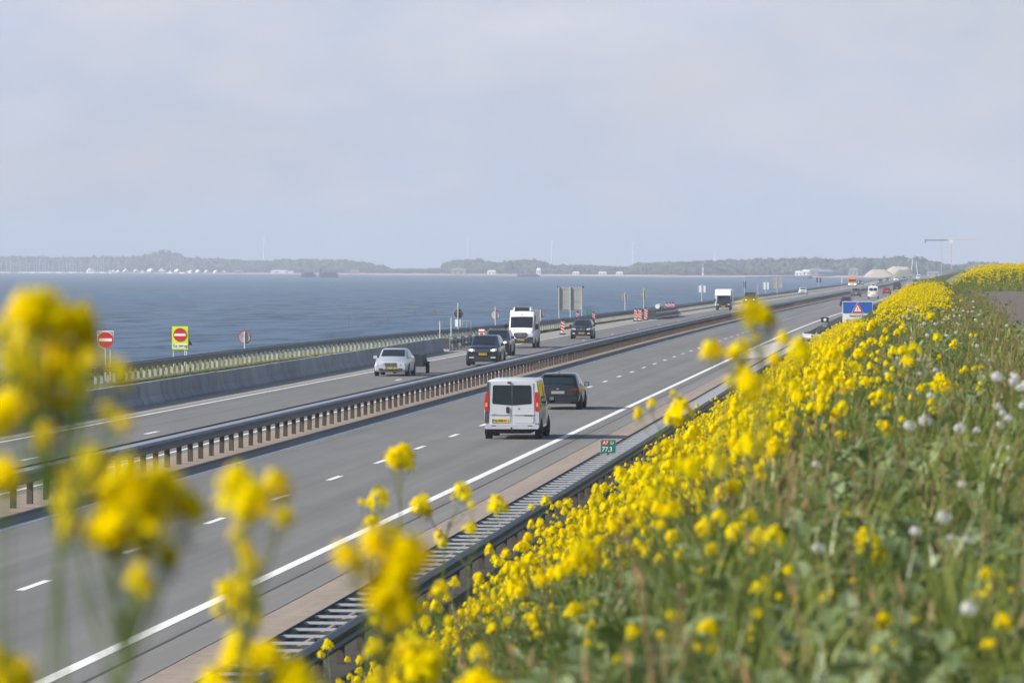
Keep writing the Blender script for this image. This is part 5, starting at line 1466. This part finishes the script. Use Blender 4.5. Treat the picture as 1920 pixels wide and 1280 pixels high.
for k in range(60):
    y = r.uniform(42, 130); X = r.uniform(-.5, 1.2); z = bank_z(X, y) + r.uniform(.25, .45)
    px = 1737 + X/y*FPX; py = 500 + (CH - z)/y*FPX
    dandelion(px, py, y, max(5, 430/y*r.uniform(.8,1.3)), 'small white dandelion clock beside the crest path', 'dandelion clocks along the crest path', r)

# ------------------------------------------------------------------ mass of farther mustard and the green cover
def smooth(a, b, x): k = min(1, max(0, (x-a)/(b-a))); return k*k*(3-2*k)
pts = []; rots = []; scl = []; idx = []
r = random.Random(21)
SIL = [(500, 1300), (600, 1150), (900, 960), (1100, 845), (1200, 775), (1400, 690), (1500, 645), (1545, 622), (1570, 607), (1640, 603), (1652, 572), (1700, 539), (1760, 526), (2000, 515)]
def sil(px):
    for a, b in zip(SIL, SIL[1:]):
        if px <= b[0]: return a[1] + (b[1]-a[1]) * (px-a[0]) / (b[0]-a[0])
    return 0
def sample(y0, y1, x0, x1, n, dens, sc, lean=.12):
    for _ in range(n):
        y = r.uniform(y0, y1); x = r.uniform(x0, x1)
        patch = .5 + .5*math.sin(x*1.3 + y*.21 + 1) * math.sin(y*.093 + x*.4)
        if r.random() > dens(x, y) * (.12 + 1.05*patch if y < 150 else .35 + .8*patch): continue
        xx = x + off(y); k = sc * r.uniform(.7, 1.2) * (1 - .28*smooth(-4.5, -1.5, x)); i_ = r.randrange(7); gz = bank_z(xx, y)
        top = 500 + (CH - gz - k * (.62, .72, .8, .9, .68, .55, .75)[i_]) / y * FPX
        lim = sil(1737 + xx / y * FPX) - (random.uniform(8, 46) if r.random() < .16 and xx / y * FPX < -260 else 8 if r.random() < .06 else 0)
        if top < lim:          # lower growth on the upper slope
            hmax = CH - gz - (lim - 500) / FPX * y; k = hmax / (.62, .72, .8, .9, .68, .55, .75)[i_] * r.uniform(.8, 1)
            if k < .22: continue
        pts.append((xx, y, gz - .03)); rots.append((r.gauss(0, lean), r.gauss(.05, lean), r.uniform(0, 6.28))); scl.append(k * r.choice((.85, 1, 1, 1.12))); idx.append(i_)
def dn(x, y):
    q = 1.5 * smooth(60, 130, y); e = 1 - smooth(-1.9 + q, -.6 + q, x)
    return (.07 + .93*smooth(85, 160, y)) * (.07 + .93*e) * (1 if y > 150 else .55 + .45*smooth(-6.5, -3.0, x))
sample(32, 64, -5.5, .5, 2300, lambda x, y: 1.0*(1 - smooth(-1.45, -.45, x)) * smooth(-5.2, -2.4, x) + .04, .9)
sample(50, 150, -7.6, .8, 12500, dn, .84)
sample(150, 300, -7.7, 1.0, 20000, dn, .82)
sample(300, 520, -7.7, .6, 14000, dn, .82)
for _ in range(2400):      # the mound beyond the path
    y = r.uniform(262, 330); x = r.uniform(1.3, 9); z = mound_z(x, y)
    if r.random() > smooth(4.75, 5.35, z) + .1: continue
    pts.append((x, y, z - .05)); rots.append((r.gauss(0,.1), r.gauss(0,.1), r.uniform(0,6.28))); scl.append(r.uniform(.55,.85)); idx.append(r.randrange(7))
scatter('mustard_field', wholes, pts, rots, scl, idx, 'dense yellow mass of mustard covering the dyke slope into the distance', 'flowers')

def tuft(seed, n, h, w, m, spread=.06, bend=.5):
    rr_ = random.Random(seed); b = MB()
    for _ in range(n):
        az = rr_.uniform(0, 6.28); d = Vector((math.cos(az), math.sin(az), 0)); s = Vector((-d.y, d.x, 0)); p0 = d*rr_.uniform(0, spread)
        hh = h*rr_.uniform(.5, 1.1); be = rr_.uniform(.15, bend)*hh
        q = [p0, p0 + d*be*.35 + Vector((0,0,hh*.6)), p0 + d*be + Vector((0,0,hh))]
        b.add([q[0]-s*w, q[0]+s*w, q[1]+s*w*.8, q[1]-s*w*.8, q[2]], [(0,1,2,3),(3,2,4)])
    return b.mesh('grass_tuft', m)
def rosette(seed, n, L, w, m, rise=.55):
    rr_ = random.Random(seed); b = MB()
    for k in range(n):
        az = rr_.uniform(0, 6.28); z = rr_.uniform(0, L*.7)
        leaf_geo(b, (0,0,z), (math.cos(az), math.sin(az), rr_.uniform(.1, rise*1.6)), L*rr_.uniform(.5,1), w*rr_.uniform(.6,1.1), 0, rr_, rr_.uniform(.1,.6))
    return b.mesh('leafy_weed', m)
def stalk_mesh(seed, m):
    rr_ = random.Random(seed); b = MB()
    for _ in range(5):
        x, y = rr_.uniform(-.06,.06), rr_.uniform(-.06,.06); h = rr_.uniform(.15,.38); dx = rr_.uniform(-.12,.12)
        b.tube([(x,y,0), (x+dx*.5,y,h*.5), (x+dx,y,h)], [.0035,.003,.002], 4, 0, cap=False)
        for k in range(6): b.add([(x+dx*.9, y, h*.9), (x+dx+rr_.uniform(-.015,.015), y+rr_.uniform(-.01,.01), h+rr_.uniform(-.05,.03)), (x+dx+rr_.uniform(-.015,.015), y, h-.02)], [(0,1,2)])
    return b.mesh('dry_stalk', m)
cover = [tuft(1, 26, .22, .004, 'grass', .08, .9), tuft(2, 22, .30, .004, 'grass', .1, 1.0), tuft(3, 20, .24, .004, 'grass_dry', .07, .9),
         rosette(4, 15, .17, .06, 'leaf'), rosette(5, 12, .20, .075, 'leaf_blue', .9), rosette(6, 22, .11, .04, 'leaf'), rosette(7, 16, .13, .045, 'leaf_blue'),
         stalk_mesh(8, 'stem_dry'), stalk_mesh(9, 'grass_dry'), tuft(10, 30, .20, .005, 'leaf', .1, .9)]
pts = []; rots = []; scl = []; idx = []
def cover_pts(y0, y1, x0, x1, n, sc):
    for _ in range(n):
        y = r.uniform(y0, y1); x = r.uniform(x0, x1); xx = x + off(y)
        if x > .8 and r.random() < smooth(.8, 1.7, x): continue
        if x < -7.3 and r.random() < .6: continue
        pts.append((xx, y, bank_z(xx, y) - .02)); rots.append((r.gauss(0,.15), r.gauss(0,.15), r.uniform(0,6.28))); scl.append(sc*r.uniform(.6,1.4))
        near_path = smooth(0, 1.2, x); k = r.random() + .12; pat = math.sin(x*1.9+y*.5)*math.sin(y*.23-x)
        if k < .33 - .14*pat + .14*near_path: idx.append(r.choice((0,1,1,9)))
        elif k < .375 - .14*pat + .24*near_path: idx.append(r.choice((2,8,7)))
        else: idx.append(r.choice((3,3,4,4,5,6)))
cover_pts(12, 36, -3.4, 1.7, 10000, 1.2)
cover_pts(36, 90, -7.8, 1.9, 30000, 1.1)
for _ in range(1500):        # growth creeping over the path's edge
    y = r.uniform(24, 258); x = (1.5 + max(0, y - 85)*.0045) + r.expovariate(1/.22) - .15; pts.append((x, y, 4.66)); rots.append((r.gauss(0,.2), r.gauss(0,.2), r.uniform(0,6.28))); scl.append(r.uniform(.3,.8)); idx.append(r.choice((0,2,2,5,9,8)))
cover_pts(90, 220, -7.9, 2.2, 24000, 1.0)
cover_pts(220, 520, -7.9, 2.0, 26000, .65)
for _ in range(5000):
    y = r.uniform(258, 300); x = r.uniform(1.2, 9); pts.append((x, y, mound_z(x, y)-.03)); rots.append((0,0,r.uniform(0,6.28))); scl.append(r.uniform(.9,1.6)); idx.append(r.choice((0,1,9,5)))
for _ in range(9000):        # verge along the lakeside rail
    y = r.uniform(235, 900); x = lx(y) + r.uniform(-4.5, 1.6)
    pts.append((x, y, -.05)); rots.append((0,0,r.uniform(0,6.28))); scl.append(r.uniform(.3,.7)); idx.append(r.choice((0,1,2,9)))
for _ in range(2500):
    y = r.uniform(225, 300); x = r.uniform(-52, -42); pts.append((x, y, -.1)); rots.append((0,0,r.uniform(0,6.28))); scl.append(r.uniform(.8,1.7)); idx.append(r.choice((0,1,2,9,5)))
scatter('grass_and_weeds', cover, pts, rots, scl, idx, 'green grass and leafy weeds covering the dyke slope and verges', 'grass')

# ------------------------------------------------------------------ haze over the lake
hb = MB().box(-2950, 1450, -450, 9600, -6, 90)
hz = hb.build('haze', [])
tag(hz, 'pale even haze over the lake and far shore', 'haze', kind='stuff')
m = bpy.data.materials.new('haze_air'); m.use_nodes = True; t = m.node_tree
t.nodes.remove(t.nodes['Principled BSDF'])
pv_ = t.nodes.new('ShaderNodeVolumePrincipled')
pv_.inputs['Color'].default_value = (0.74, 0.83, 1.0, 1)
pv_.inputs['Density'].default_value = 1.75e-4
pv_.inputs['Anisotropy'].default_value = 0.0
t.links.new(pv_.outputs['Volume'], t.nodes['Material Output'].inputs['Volume'])
hz.data.materials.append(m)
